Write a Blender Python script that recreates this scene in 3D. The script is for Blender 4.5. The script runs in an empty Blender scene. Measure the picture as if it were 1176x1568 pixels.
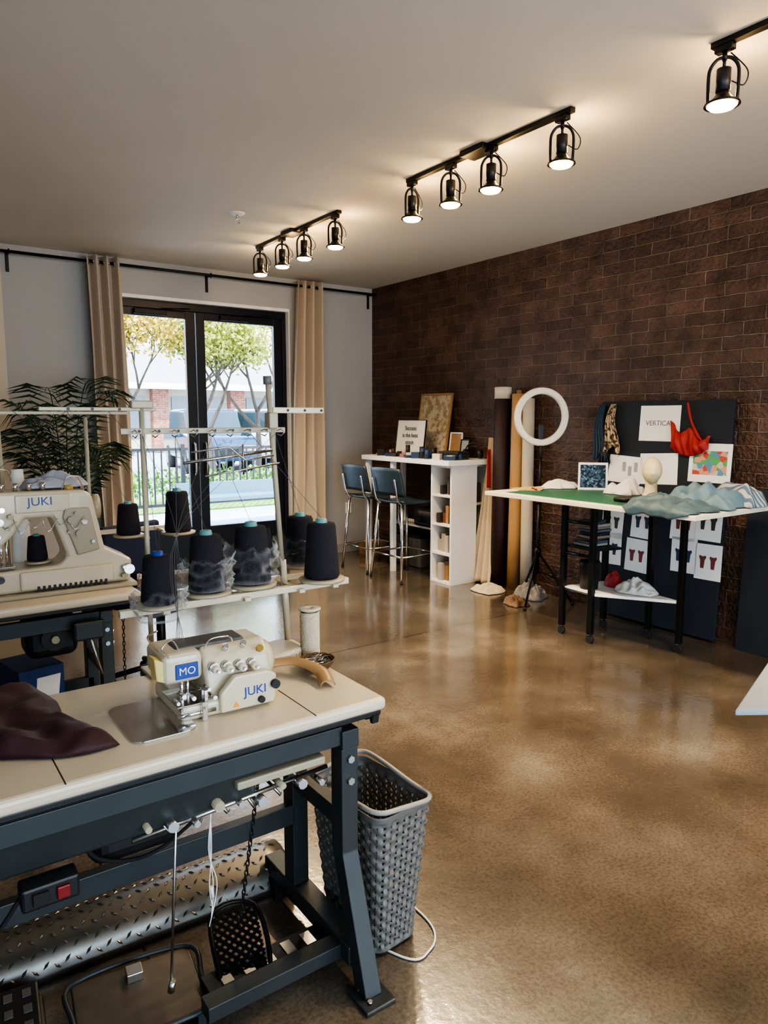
import bpy, bmesh, math, random
from mathutils import Vector, Matrix, Euler, noise
random.seed(7)
R=random.random
def U(a,b): return a+(b-a)*R()
SC=bpy.context.scene
COL=SC.collection
pi=math.pi
# ------------------------------------------------------------------ materials
MATS={}
def M(name,col,rough=.5,metal=0,var=.12,scale=12,bump=0,bscale=60,spec=.5,trans=0,emit=None,es=0,sheen=0,coat=0):
    if name in MATS: return MATS[name]
    m=bpy.data.materials.new(name); m.use_nodes=True
    nt=m.node_tree; b=nt.nodes['Principled BSDF']
    tc=nt.nodes.new('ShaderNodeTexCoord')
    n=nt.nodes.new('ShaderNodeTexNoise'); n.inputs['Scale'].default_value=scale; n.inputs['Detail'].default_value=5
    nt.links.new(tc.outputs['Object'],n.inputs['Vector'])
    mx=nt.nodes.new('ShaderNodeMix'); mx.data_type='RGBA'
    mx.inputs[6].default_value=[max(0,v*(1-var)) for v in col]+[1]
    mx.inputs[7].default_value=[min(1,v*(1+var)) for v in col]+[1]
    nt.links.new(n.outputs['Fac'],mx.inputs[0]); nt.links.new(mx.outputs[2],b.inputs['Base Color'])
    b.inputs['Roughness'].default_value=rough; b.inputs['Metallic'].default_value=metal
    b.inputs['Specular IOR Level'].default_value=spec
    if trans: b.inputs['Transmission Weight'].default_value=trans
    if sheen: b.inputs['Sheen Weight'].default_value=sheen
    if coat: b.inputs['Coat Weight'].default_value=coat
    if emit: b.inputs['Emission Color'].default_value=list(emit)+[1]; b.inputs['Emission Strength'].default_value=es
    if bump:
        n2=nt.nodes.new('ShaderNodeTexNoise'); n2.inputs['Scale'].default_value=bscale; n2.inputs['Detail'].default_value=4
        nt.links.new(tc.outputs['Object'],n2.inputs['Vector'])
        bp=nt.nodes.new('ShaderNodeBump'); bp.inputs['Strength'].default_value=bump; bp.inputs['Distance'].default_value=.01
        nt.links.new(n2.outputs['Fac'],bp.inputs['Height']); nt.links.new(bp.outputs[0],b.inputs['Normal'])
    MATS[name]=m; return m
def nd(nt,t,**k):
    n=nt.nodes.new(t)
    for a,v in k.items(): setattr(n,a,v)
    return n
def ramp(nt,stops):
    r=nd(nt,'ShaderNodeValToRGB'); e=r.color_ramp.elements
    while len(e)<len(stops): e.new(.5)
    for i,(p_,c) in enumerate(stops): e[i].position=p_; e[i].color=list(c)+[1]
    return r
def math_(nt,op,a,b=None):
    n=nd(nt,'ShaderNodeMath',operation=op)
    for i,v in enumerate((a,b)):
        if v is None: continue
        if isinstance(v,(int,float)): n.inputs[i].default_value=v
        else: nt.links.new(v,n.inputs[i])
    return n.outputs[0]

def brick_mat(name,c1,c2,mort,bw=.3,rh=.087,ms=.006,ax=('Y','Z'),bumpd=.02,rough=.38):
    m=bpy.data.materials.new(name); m.use_nodes=True; nt=m.node_tree; b=nt.nodes['Principled BSDF']
    tc=nd(nt,'ShaderNodeTexCoord'); sp=nd(nt,'ShaderNodeSeparateXYZ'); cb=nd(nt,'ShaderNodeCombineXYZ')
    nt.links.new(tc.outputs['Object'],sp.inputs[0])
    nw=nd(nt,'ShaderNodeTexNoise'); nw.inputs['Scale'].default_value=14; nt.links.new(tc.outputs['Object'],nw.inputs['Vector'])
    wob=math_(nt,'MULTIPLY',math_(nt,'SUBTRACT',nw.outputs['Fac'],.5),.018)
    nt.links.new(math_(nt,'ADD',sp.outputs[ax[0]],wob),cb.inputs[0]); nt.links.new(math_(nt,'ADD',sp.outputs[ax[1]],wob),cb.inputs[1])
    br=nd(nt,'ShaderNodeTexBrick'); br.offset=.5
    for k,v in {'Scale':1,'Brick Width':bw,'Row Height':rh,'Mortar Size':ms,'Mortar Smooth':.45,'Bias':-.1}.items(): br.inputs[k].default_value=v
    br.inputs['Color1'].default_value=list(c1)+[1]; br.inputs['Color2'].default_value=list(c2)+[1]; br.inputs['Mortar'].default_value=list(mort)+[1]
    nt.links.new(cb.outputs[0],br.inputs['Vector'])
    n=nd(nt,'ShaderNodeTexNoise'); n.inputs['Scale'].default_value=6; n.inputs['Detail'].default_value=8; n.inputs['Roughness'].default_value=.65; nt.links.new(tc.outputs['Object'],n.inputs['Vector'])
    r=ramp(nt,[(.3,(.5,.48,.46)),(.7,(1.5,1.45,1.4))]); nt.links.new(n.outputs['Fac'],r.inputs[0])
    mx=nd(nt,'ShaderNodeMix',data_type='RGBA',blend_type='MULTIPLY'); mx.inputs[0].default_value=1
    nt.links.new(br.outputs['Color'],mx.inputs[6]); nt.links.new(r.outputs[0],mx.inputs[7]); nt.links.new(mx.outputs[2],b.inputs['Base Color'])
    n3=nd(nt,'ShaderNodeTexNoise'); n3.inputs['Scale'].default_value=38; n3.inputs['Detail'].default_value=5; nt.links.new(tc.outputs['Object'],n3.inputs['Vector'])
    h=math_(nt,'ADD',math_(nt,'MULTIPLY',math_(nt,'SUBTRACT',1,br.outputs['Fac']),1.0),math_(nt,'MULTIPLY',n3.outputs['Fac'],.6))
    h=math_(nt,'ADD',h,math_(nt,'MULTIPLY',n.outputs['Fac'],.5))
    bp=nd(nt,'ShaderNodeBump'); bp.inputs['Strength'].default_value=.95; bp.inputs['Distance'].default_value=bumpd
    nt.links.new(h,bp.inputs['Height']); nt.links.new(bp.outputs[0],b.inputs['Normal'])
    b.inputs['Roughness'].default_value=rough
    return m

def floor_mat():
    m=bpy.data.materials.new('polished_concrete'); m.use_nodes=True; nt=m.node_tree; b=nt.nodes['Principled BSDF']
    tc=nd(nt,'ShaderNodeTexCoord')
    def N(s,d=6,rg=.6):
        n=nd(nt,'ShaderNodeTexNoise'); n.inputs['Scale'].default_value=s; n.inputs['Detail'].default_value=d; n.inputs['Roughness'].default_value=rg
        nt.links.new(tc.outputs['Object'],n.inputs['Vector']); return n
    a=N(1.6,7,.55); r=ramp(nt,[(.30,(.066,.051,.037)),(.46,(.098,.078,.057)),(.58,(.135,.112,.085)),(.72,(.225,.195,.155))]); nt.links.new(a.outputs['Fac'],r.inputs[0])  # concrete mottle, with dapples of light painted into its paler stops
    c=N(85,5,.7); r2=ramp(nt,[(.38,(.66,.64,.62)),(.58,(1.2,1.19,1.18))]); nt.links.new(c.outputs['Fac'],r2.inputs[0])
    mx=nd(nt,'ShaderNodeMix',data_type='RGBA',blend_type='MULTIPLY'); mx.inputs[0].default_value=.75
    nt.links.new(r.outputs[0],mx.inputs[6]); nt.links.new(r2.outputs[0],mx.inputs[7])
    sp=nd(nt,'ShaderNodeSeparateXYZ'); nt.links.new(tc.outputs['Object'],sp.inputs[0])
    j=None
    for ax,v in (('Y',3.83),('X',.52),('Y',.2),('X',-1.0)):
        d=math_(nt,'LESS_THAN',math_(nt,'ABSOLUTE',math_(nt,'SUBTRACT',sp.outputs[ax],v)),.004)
        j=d if j is None else math_(nt,'MAXIMUM',j,d)
    m2=nd(nt,'ShaderNodeMix',data_type='RGBA'); nt.links.new(j,m2.inputs[0]); nt.links.new(mx.outputs[2],m2.inputs[6]); m2.inputs[7].default_value=(.02,.014,.01,1)
    nt.links.new(m2.outputs[2],b.inputs['Base Color'])
    g=N(3,4); rr=math_(nt,'ADD',math_(nt,'MULTIPLY',g.outputs['Fac'],.24),.12); nt.links.new(rr,b.inputs['Roughness'])
    bp=nd(nt,'ShaderNodeBump'); bp.inputs['Strength'].default_value=.2; bp.inputs['Distance'].default_value=.004
    c2=N(30,4); h=math_(nt,'SUBTRACT',c2.outputs['Fac'],math_(nt,'MULTIPLY',j,1.0)); nt.links.new(h,bp.inputs['Height']); nt.links.new(bp.outputs[0],b.inputs['Normal'])
    b.inputs['Specular IOR Level'].default_value=.7; b.inputs['Coat Weight'].default_value=.85; b.inputs['Coat Roughness'].default_value=.09
    nt.links.new(bp.outputs[0],b.inputs['Coat Normal'])
    return m
def glass_mat():
    m=bpy.data.materials.new('pane_glass'); m.use_nodes=True; nt=m.node_tree; nt.nodes.clear()
    o=nd(nt,'ShaderNodeOutputMaterial'); t=nd(nt,'ShaderNodeBsdfTransparent'); g=nd(nt,'ShaderNodeBsdfGlossy'); g.inputs['Roughness'].default_value=.02
    f=nd(nt,'ShaderNodeFresnel'); f.inputs[0].default_value=1.45; mx=nd(nt,'ShaderNodeMixShader')
    nt.links.new(f.outputs[0],mx.inputs[0]); nt.links.new(t.outputs[0],mx.inputs[1]); nt.links.new(g.outputs[0],mx.inputs[2]); nt.links.new(mx.outputs[0],o.inputs[0]); return m
def film_mat(name='clear_film',d=.14):
    m=bpy.data.materials.new(name); m.use_nodes=True; nt=m.node_tree; nt.nodes.clear()
    o=nd(nt,'ShaderNodeOutputMaterial'); t=nd(nt,'ShaderNodeBsdfTransparent'); g=nd(nt,'ShaderNodeBsdfPrincipled'); g.inputs['Roughness'].default_value=.12; g.inputs['Base Color'].default_value=(.8,.84,.88,1)
    tc=nd(nt,'ShaderNodeTexCoord'); n=nd(nt,'ShaderNodeTexNoise'); n.inputs['Scale'].default_value=22; n.inputs['Detail'].default_value=3; nt.links.new(tc.outputs['Object'],n.inputs['Vector'])
    bp=nd(nt,'ShaderNodeBump'); bp.inputs['Strength'].default_value=.6; bp.inputs['Distance'].default_value=.01; nt.links.new(n.outputs['Fac'],bp.inputs['Height']); nt.links.new(bp.outputs[0],g.inputs['Normal'])
    f=nd(nt,'ShaderNodeLayerWeight'); f.inputs[0].default_value=d; nt.links.new(bp.outputs[0],f.inputs['Normal']); mx=nd(nt,'ShaderNodeMixShader')
    nt.links.new(f.outputs['Facing'],mx.inputs[0]); nt.links.new(t.outputs[0],mx.inputs[1]); nt.links.new(g.outputs[0],mx.inputs[2]); nt.links.new(mx.outputs[0],o.inputs[0]); return m
def stripe_mat(name,c1,c2,scale=30,axis='X',rough=.7,rot=(0,0,0)):
    m=bpy.data.materials.new(name); m.use_nodes=True; nt=m.node_tree; b=nt.nodes['Principled BSDF']
    tc=nd(nt,'ShaderNodeTexCoord'); mp=nd(nt,'ShaderNodeMapping'); mp.inputs['Rotation'].default_value=rot
    w=nd(nt,'ShaderNodeTexWave',bands_direction=axis); w.inputs['Scale'].default_value=scale; w.inputs['Distortion'].default_value=1.0
    r=ramp(nt,[(.4,c1),(.6,c2)]); nt.links.new(tc.outputs['Object'],mp.inputs[0]); nt.links.new(mp.outputs[0],w.inputs[0]); nt.links.new(w.outputs['Fac'],r.inputs[0]); nt.links.new(r.outputs[0],b.inputs['Base Color'])
    b.inputs['Roughness'].default_value=rough; return m
def blotch_mat(name,cols,scale=25,rough=.7):
    m=bpy.data.materials.new(name); m.use_nodes=True; nt=m.node_tree; b=nt.nodes['Principled BSDF']
    tc=nd(nt,'ShaderNodeTexCoord'); v=nd(nt,'ShaderNodeTexVoronoi'); v.inputs['Scale'].default_value=scale
    sp=nd(nt,'ShaderNodeSeparateColor'); n=len(cols)
    r=ramp(nt,[(i/n,c) for i,c in enumerate(cols)]); r.color_ramp.interpolation='CONSTANT'
    nt.links.new(tc.outputs['Object'],v.inputs['Vector']); nt.links.new(v.outputs['Color'],sp.inputs[0]); nt.links.new(sp.outputs[0],r.inputs[0]); nt.links.new(r.outputs[0],b.inputs['Base Color'])
    b.inputs['Roughness'].default_value=rough; return m

black=M('black_metal',(.012,.012,.013),.4,.3,.2)
blackp=M('black_plastic',(.015,.015,.017),.45)
rubber=M('black_rubber',(.02,.02,.02),.8)
cream=M('cream_enamel',(.58,.52,.39),.32,0,.06,8,coat=.3)
creamd=M('cream_enamel_dark',(.38,.34,.25),.35,0,.08,8)
steel=M('brushed_steel',(.55,.55,.54),.28,1,.1)
chrome=M('chrome',(.75,.75,.76),.12,1,.04)
frameg=M('grey_steel_frame',(.048,.056,.058),.42,.3,.2)
lam=M('cream_laminate',(.60,.53,.41),.3,0,.05,5)
white=M('white_laminate',(.80,.79,.77),.35,0,.03,4)
paper=M('white_paper',(.78,.78,.77),.8,0,.04,6)
clothw=M('white_cotton',(.62,.61,.59),.85,0,.06,10,.15,300)
thread=M('black_thread',(.016,.016,.024),.85,0,.3,200,.5,300)
teal=M('teal_plastic',(.12,.30,.32),.4)
glass=glass_mat(); film=film_mat()
# ------------------------------------------------------------------ geometry helpers
def E(name,loc=(0,0,0),rz=0,rx=0,ry=0):
    o=bpy.data.objects.new(name,None); COL.objects.link(o); o.location=loc; o.rotation_euler=(rx,ry,rz); o.empty_display_size=.05; return o
def fin(par,name,bm,mat,smooth=False,loc=(0,0,0),rot=(0,0,0),top=False):
    me=bpy.data.meshes.new(name); 
    bmesh.ops.recalc_face_normals(bm,faces=bm.faces)
    bm.to_mesh(me); bm.free()
    ms=mat if isinstance(mat,(list,tuple)) else [mat]
    for m in ms: me.materials.append(m)
    if smooth:
        for p_ in me.polygons: p_.use_smooth=True
    o=bpy.data.objects.new(name,me); COL.objects.link(o); o.location=loc; o.rotation_euler=rot
    if par is not None: o.parent=par
    return o
def box(par,name,c,s,mat,rot=(0,0,0),bev=.002,seg=2):
    bm=bmesh.new(); bmesh.ops.create_cube(bm,size=1)
    for v in bm.verts: v.co=Vector((v.co.x*s[0],v.co.y*s[1],v.co.z*s[2]))
    if bev: bmesh.ops.bevel(bm,geom=bm.edges[:],offset=min(bev,min(s)*.45),segments=seg,profile=.5,affect='EDGES')
    return fin(par,name,bm,mat,False,c,rot)
def bx(par,name,x0,x1,y0,y1,z0,z1,mat,bev=.002,seg=2):
    return box(par,name,((x0+x1)/2,(y0+y1)/2,(z0+z1)/2),(abs(x1-x0),abs(y1-y0),abs(z1-z0)),mat,(0,0,0),bev,seg)
def cyl(par,name,p0,p1,r,mat,r2=None,n=20,cap=True):
    p0=Vector(p0);p1=Vector(p1);d=p1-p0
    bm=bmesh.new(); bmesh.ops.create_cone(bm,cap_ends=cap,segments=n,radius1=r,radius2=r if r2 is None else r2,depth=d.length)
    o=fin(par,name,bm,mat,False,(p0+p1)/2); o.rotation_euler=d.to_track_quat('Z','Y').to_euler()
    for p_ in o.data.polygons: p_.use_smooth=len(p_.vertices)==4
    return o
def sweep(bm,pts,r,n=8,cyclic=False):
    pts=[Vector(p_) for p_ in pts]; N=len(pts); rings=[]
    up=None
    for i,p_ in enumerate(pts):
        if cyclic: t=(pts[(i+1)%N]-pts[i-1])
        else: t=pts[min(i+1,N-1)]-pts[max(i-1,0)]
        t.normalize()
        if up is None:
            up=Vector((0,0,1)) if abs(t.z)<.9 else Vector((1,0,0))
        s=t.cross(up)
        if s.length<1e-4: s=t.orthogonal()
        s.normalize(); u2=s.cross(t).normalized(); up=u2
        rr=r[i] if isinstance(r,(list,tuple)) else r
        rings.append([bm.verts.new(p_+(s*math.cos(2*pi*k/n)+u2*math.sin(2*pi*k/n))*rr) for k in range(n)])
    for i in range(N if cyclic else N-1):
        a=rings[i];b=rings[(i+1)%N]
        for k in range(n): 
            try: bm.faces.new((a[k],a[(k+1)%n],b[(k+1)%n],b[k]))
            except ValueError: pass
    if not cyclic:
        for q in (rings[0],rings[-1]):
            try:bm.faces.new(q)
            except ValueError: pass
def tube(par,name,pts,r,mat,n=8,cyclic=False):
    bm=bmesh.new(); sweep(bm,pts,r,n,cyclic); return fin(par,name,bm,mat,True)
def tubes(par,name,lst,r,mat,n=6):
    bm=bmesh.new()
    for pts in lst: sweep(bm,pts,r,n)
    return fin(par,name,bm,mat,True)
def smoothpts(pts,k=8):
    P=[Vector(p_) for p_ in pts]; out=[]
    for i in range(len(P)-1):
        p0=P[max(i-1,0)];p1=P[i];p2=P[i+1];p3=P[min(i+2,len(P)-1)]
        for j in range(k):
            t=j/k; out.append(.5*((2*p1)+(p2-p0)*t+(2*p0-5*p1+4*p2-p3)*t*t+(3*p1-p0-3*p2+p3)*t**3))
    out.append(P[-1]); return out
def lathe(par,name,prof,mat,loc=(0,0,0),n=28,rot=(0,0,0),fn=None):
    bm=bmesh.new(); rings=[]
    for r,z in prof:
        ring=[]
        for k in range(n):
            a=2*pi*k/n; v=Vector((r*math.cos(a),r*math.sin(a),z))
            if fn: v=fn(v)
            ring.append(bm.verts.new(v))
        rings.append(ring)
    for a,b in zip(rings,rings[1:]):
        for k in range(n): bm.faces.new((a[k],a[(k+1)%n],b[(k+1)%n],b[k]))
    return fin(par,name,bm,mat,True,loc,rot)
def sheet(par,name,f,nu,nv,mat,th=0,loc=(0,0,0),rot=(0,0,0)):
    bm=bmesh.new(); g=[[bm.verts.new(f(i/nu,j/nv)) for j in range(nv+1)] for i in range(nu+1)]
    for i in range(nu):
        for j in range(nv): bm.faces.new((g[i][j],g[i+1][j],g[i+1][j+1],g[i][j+1]))
    o=fin(par,name,bm,mat,True,loc,rot)
    if th:
        s=o.modifiers.new('s','SOLIDIFY'); s.thickness=th
    return o
def prism(par,name,pts,th,mat,plane='XZ',off=0,bev=.004,loc=(0,0,0),rot=(0,0,0),seg=2):
    bm=bmesh.new()
    def mk(p_,d):
        return Vector((p_[0],d,p_[1])) if plane=='XZ' else (Vector((d,p_[0],p_[1])) if plane=='YZ' else Vector((p_[0],p_[1],d)))
    vs=[bm.verts.new(mk(p_,off)) for p_ in pts]; f=bm.faces.new(vs)
    r=bmesh.ops.extrude_face_region(bm,geom=[f]); 
    d=Vector((0,th,0)) if plane=='XZ' else (Vector((th,0,0)) if plane=='YZ' else Vector((0,0,th)))
    for g in r['geom']:
        if isinstance(g,bmesh.types.BMVert): g.co+=d
    if bev: bmesh.ops.bevel(bm,geom=bm.edges[:],offset=bev,segments=seg,profile=.5,affect='EDGES')
    return fin(par,name,bm,mat,False,loc,rot)
def text(par,name,s,size,loc,rot,mat,ex=.0005):
    c=bpy.data.curves.new(name,'FONT'); c.body=s; c.size=size; c.extrude=ex; c.align_x='CENTER'; c.align_y='CENTER'; c.materials.append(mat)
    o=bpy.data.objects.new(name,c); COL.objects.link(o); o.location=loc; o.rotation_euler=rot; o.parent=par; return o
def folds(x,y,seed,fr):
    wx=x+.06*noise.noise(Vector((x*6+seed,y*6,3))); wy=y+.06*noise.noise(Vector((x*6,y*6+seed,9)))
    a=seed*1.7; u1=wx*math.cos(a)+wy*math.sin(a); v1=-wx*math.sin(a)+wy*math.cos(a)
    p1=u1*fr*6+2.5*noise.noise(Vector((wx*5,wy*5,seed))); p2=v1*fr*4.5+u1*fr*2+3*noise.noise(Vector((wx*6+3,wy*6,seed*2)))
    m=.5+.5*noise.noise(Vector((wx*8+seed,wy*8,1)))*1.6; m=min(1,max(0,m))
    return (.5+.5*math.sin(p1))*m+(.5+.5*math.sin(p2))*(1-m)
def cloth(name,cx,cy,z0,rx,ry,h,mat,seed=0,rz=0,fr=9,edge=None,drop=.1,amp=1.0):
    """loosely heaped cloth on a surface; edge = world x of a table edge past which it hangs down"""
    bm=bmesh.new(); nu,nv=120,34
    cr,sr=math.cos(rz),math.sin(rz)
    def g(a,r):
        ed=1+.30*noise.noise(Vector((math.cos(a)*1.3+seed,math.sin(a)*1.3,seed*2.1)))+.10*noise.noise(Vector((math.cos(a)*3+seed,math.sin(a)*3,seed)))
        sq=1/max(abs(math.cos(a)),abs(math.sin(a)))**.5
        x=rx*r*ed*math.cos(a)*sq; y=ry*r*ed*math.sin(a)*sq
        f_=folds(x,y,seed,fr); f2=folds(x+5,y,seed+2,fr*1.9)
        body=(1-r*r)*(.35+.25*noise.noise(Vector((x*6+seed,y*6,seed))))
        rim=min(1,(1-r)*6)**.5
        z=h*(body+rim*(.34*f_+.12*f2)*amp*(1-.45*r))
        X=x*cr-y*sr; Y=x*sr+y*cr
        z=max(z,0)+.003
        if edge is not None and cx+X<edge:
            d_=edge-(cx+X); X=edge-cx-.012-.010*math.sin(Y*45+seed)-.1*z; z=z*.4-min(d_*1.3,drop*(1+.3*math.sin(Y*20)))
        return Vector((X,Y,z))
    c=bm.verts.new(g(0,0)); G=[[bm.verts.new(g(i/nu*2*pi,j/nv)) for j in range(1,nv+1)] for i in range(nu)]
    for i in range(nu):
        A=G[i];B=G[(i+1)%nu]; bm.faces.new((c,A[0],B[0]))
        for j in range(nv-1): bm.faces.new((A[j],A[j+1],B[j+1],B[j]))
    o=fin(None,name,bm,mat,True,(cx,cy,z0)); s=o.modifiers.new('s','SOLIDIFY'); s.thickness=.002; s.offset=1
    return o
# ------------------------------------------------------------------ room shell
brick=brick_mat('dark_painted_brick',(.068,.037,.028),(.112,.064,.048),(.18,.135,.108),.28,.088,.0055,bumpd=.032,rough=.34)
wallp=M('grey_wall_paint',(.40,.40,.40),.75,0,.04,3,.05,120)
wallb=M('beige_wall_paint',(.58,.51,.41),.75,0,.04,3,.05,120)  # the pilaster's warm light is mixed into this beige; front wall shares it
ceilp=M('ceiling_paint',(.68,.645,.585),.8,0,.05,1.5,.2,5)
RX0,RX1,RY0,RY1,H=-1.6,4.61,-3.2,6.74,2.9
o=bx(None,'floor',RX0-.2,RX1+.2,RY0-.2,RY1+.16,-.1,0,floor_mat(),0); o.data.transform(Matrix.Translation(o.location)); o.location=(0,0,0)
bx(None,'ceiling',RX0-.2,RX1+.2,RY0-.2,RY1+.2,H,H+.2,ceilp,0)
o=bx(None,'wall_right',RX1,RX1+.2,RY0,RY1+.2,0,H,brick,0); o.data.transform(Matrix.Translation(o.location)); o.location=(0,0,0)
wb=E('wall_back')
DX0,DX1,DZ=1.70,3.58,2.6
bx(wb,'left_part',RX0-.2,DX0,RY1,RY1+.2,0,H,wallp,0); bx(wb,'right_part',DX1,RX1,RY1,RY1+.2,0,H,wallp,0); bx(wb,'lintel',DX0,DX1,RY1,RY1+.2,DZ,H,wallp,0)
bx(None,'wall_pilaster',RX0,.93,6.6,RY1,0,H,wallb,0)
wl=E('wall_left')
bx(wl,'solid_a',RX0-.2,RX0,RY0,-2.4,0,H,wallp,0); bx(wl,'solid_b',RX0-.2,RX0,0.0,RY1,0,H,wallp,0)
bx(wl,'sill',RX0-.2,RX0,-2.4,0,0,.3,wallp,0); bx(wl,'head',RX0-.2,RX0,-2.4,0,2.6,H,wallp,0)
wf=E('wall_front')
bx(wf,'solid_a',RX0,-1.2,RY0-.2,RY0,0,H,wallb,0); bx(wf,'solid_b',4.2,RX1,RY0-.2,RY0,0,H,wallb,0)
bx(wf,'sill',-1.2,4.2,RY0-.2,RY0,0,.3,wallb,0); bx(wf,'head',-1.2,4.2,RY0-.2,RY0,2.6,H,wallb,0)
w1=E('window_1')  # unseen window, added so sky light fills the room from behind
for i in range(5):
    x=-1.2+i*1.35; bx(w1,'mullion_%d'%i,x-.03,x+.03,RY0-.12,RY0-.04,.3,2.6,black)
bx(w1,'rail_low',-1.2,4.2,RY0-.12,RY0-.04,.3,.36,black); bx(w1,'rail_top',-1.2,4.2,RY0-.12,RY0-.04,2.54,2.6,black); bx(w1,'pane',-1.17,4.17,RY0-.085,RY0-.08,.36,2.54,glass,0)
w2=E('window_2')  # another unseen window, added in the left wall for more fill daylight
for i in range(3):
    y=-2.4+i*1.2; bx(w2,'mullion_%d'%i,RX0-.12,RX0-.04,y-.03,y+.03,.3,2.6,black)
bx(w2,'rail_low',RX0-.12,RX0-.04,-2.4,0,.3,.36,black); bx(w2,'rail_top',RX0-.12,RX0-.04,-2.4,0,2.54,2.6,black); bx(w2,'pane',RX0-.085,RX0-.08,-2.37,-.03,.36,2.54,glass,0)
bb=M('baseboard_paint',(.3,.3,.3),.5)
bx(None,'baseboard_back',DX1+.02,RX1-.002,RY1-.015,RY1,0,.1,bb,.003)
tr=E('trim_1'); tw=M('white_trim',(.8,.8,.78),.5)
bx(tr,'head_reveal',DX0,DX1,RY1-.004,RY1+.19,DZ-.03,DZ,tw,0); bx(tr,'side_reveal',DX1-.012,DX1,RY1-.004,RY1+.19,0,DZ-.03,tw,0); bx(tr,'side_reveal_b',DX0,DX0+.012,RY1-.004,RY1+.19,0,DZ-.03,tw,0)
dfm=M('black_door_paint',(.009,.011,.020),.35)
d=E('door_1'); y0,y1=6.82,6.87
bx(d,'frame_top',DX0+.012,DX1-.012,6.80,6.9,2.50,DZ-.03,dfm); bx(d,'jamb_l',DX0+.012,DX0+.05,6.80,6.9,0,2.5,dfm); bx(d,'jamb_r',DX1-.05,DX1-.012,6.80,6.9,0,2.5,dfm); bx(d,'threshold',DX0+.012,DX1-.012,6.80,6.9,0,.02,steel)
for nm,a,b,ga,gb in (('left',1.75,2.605,1.87,2.51),('right',2.615,3.53,2.70,3.44)):
    bx(d,nm+'_stile_a',a,ga,y0,y1,.02,2.5,dfm); bx(d,nm+'_stile_b',gb,b,y0,y1,.02,2.5,dfm)
    bx(d,nm+'_rail_top',ga,gb,y0,y1,2.43,2.5,dfm); bx(d,nm+'_rail_bottom',ga,gb,y0,y1,.02,.42,dfm); bx(d,nm+'_pane',ga-.005,gb+.005,6.842,6.848,.41,2.44,glass,0)
    bx(d,nm+'_closer',ga+.15,ga+.45,y0-.05,y0,2.44,2.49,black,.006); 
    tube(d,nm+'_closer_arm',[(ga+.4,y0-.04,2.5),(ga+.65,y0-.1,2.51),(gb-.05,y0+.0,2.52)],.006,black)
tube(d,'pull_l',smoothpts([(2.55,6.82,.95),(2.55,6.76,.97),(2.55,6.76,1.23),(2.55,6.82,1.25)]),.009,steel)
tube(d,'pull_r',smoothpts([(2.66,6.82,.95),(2.66,6.76,.97),(2.66,6.76,1.23),(2.66,6.82,1.25)]),.009,steel)
rod=E('curtain_rod'); RZ=2.82
cyl(rod,'bar',(0.94,6.62,RZ),(4.58,6.62,RZ),.012,black); 
for x in (1.0,2.7,4.55):
    cyl(rod,'arm_%.1f'%x,(x,6.735,RZ-.0),(x,6.62,RZ),.008,black); bx(rod,'plate_%.1f'%x,x-.012,x+.012,6.725,6.739,RZ-.14,RZ+.03,black)
    tube(rod,'cup_%.1f'%x,[(x,6.62+.018*math.cos(t*pi/6),RZ+.018*math.sin(t*pi/6)) for t in range(12)],.005,black,cyclic=True)
curt=M('beige_curtain',(.50,.42,.33),.85,0,.08,60,.2,300,sheen=.2)
def curtain(xt0,xt1,xb0,xb1,zt,zb,waves):
    c=E('curtain',((xt0+xt1)/2,6.62,0)); cx=(xt0+xt1)/2
    def f(u,v):
        z=zt+(zb-zt)*v; w=v**.8
        x=(xt0+(xb0-xt0)*w)+u*((xt1-xt0)+((xb1-xb0)-(xt1-xt0))*w)
        am=.055*(1-.15*v)
        y=-am*math.cos(u*waves*2*pi+ .5*math.sin(v*3))*(1+.2*math.sin(u*17+v*4))
        x+=.012*math.sin(v*9+u*11)*v
        return Vector((x-cx,y,z))
    sheet(c,'cloth',f,140,50,curt,.003)
    for i in range(int(waves*2)):
        u=(i+.5)/(waves*2); x=xt0+(xt1-xt0)*u-cx
        tube(c,'grommet_%d'%i,[(x+.004*math.sin(t),.021*math.cos(t*pi/6),RZ+.021*math.sin(t*pi/6)) for t in range(12)],.004,steel,cyclic=True)
curtain(1.58,1.88,1.62,1.93,2.87,.02,3.5)
curtain(3.60,3.92,3.49,3.98,2.87,.02,3.5)
o=E('wall_outlet',(4.28,6.738,.5)); box(o,'plate',(0,-.003,0),(.075,.008,.12),tw); 
for dz in (-.025,.025): box(o,'socket%d'%(dz*1000),(0,-.008,dz),(.035,.004,.03),M('outlet_face',(.6,.6,.58),.4))
s=E('fire_sprinkler',(2.17,4.82,2.9)); lathe(s,'escutcheon',[(0,-.012),(.045,-.012),(.055,0)],tw); cyl(s,'body',(0,0,-.012),(0,0,-.04),.008,chrome); 
tube(s,'frame',smoothpts([(-.006,0,-.03),(-.014,0,-.045),(0,0,-.062),(.014,0,-.045),(.006,0,-.03)]),.0025,chrome); lathe(s,'deflector',[(0,-.062),(.02,-.062),(.02,-.065),(0,-.065)],chrome,n=12)
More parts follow.
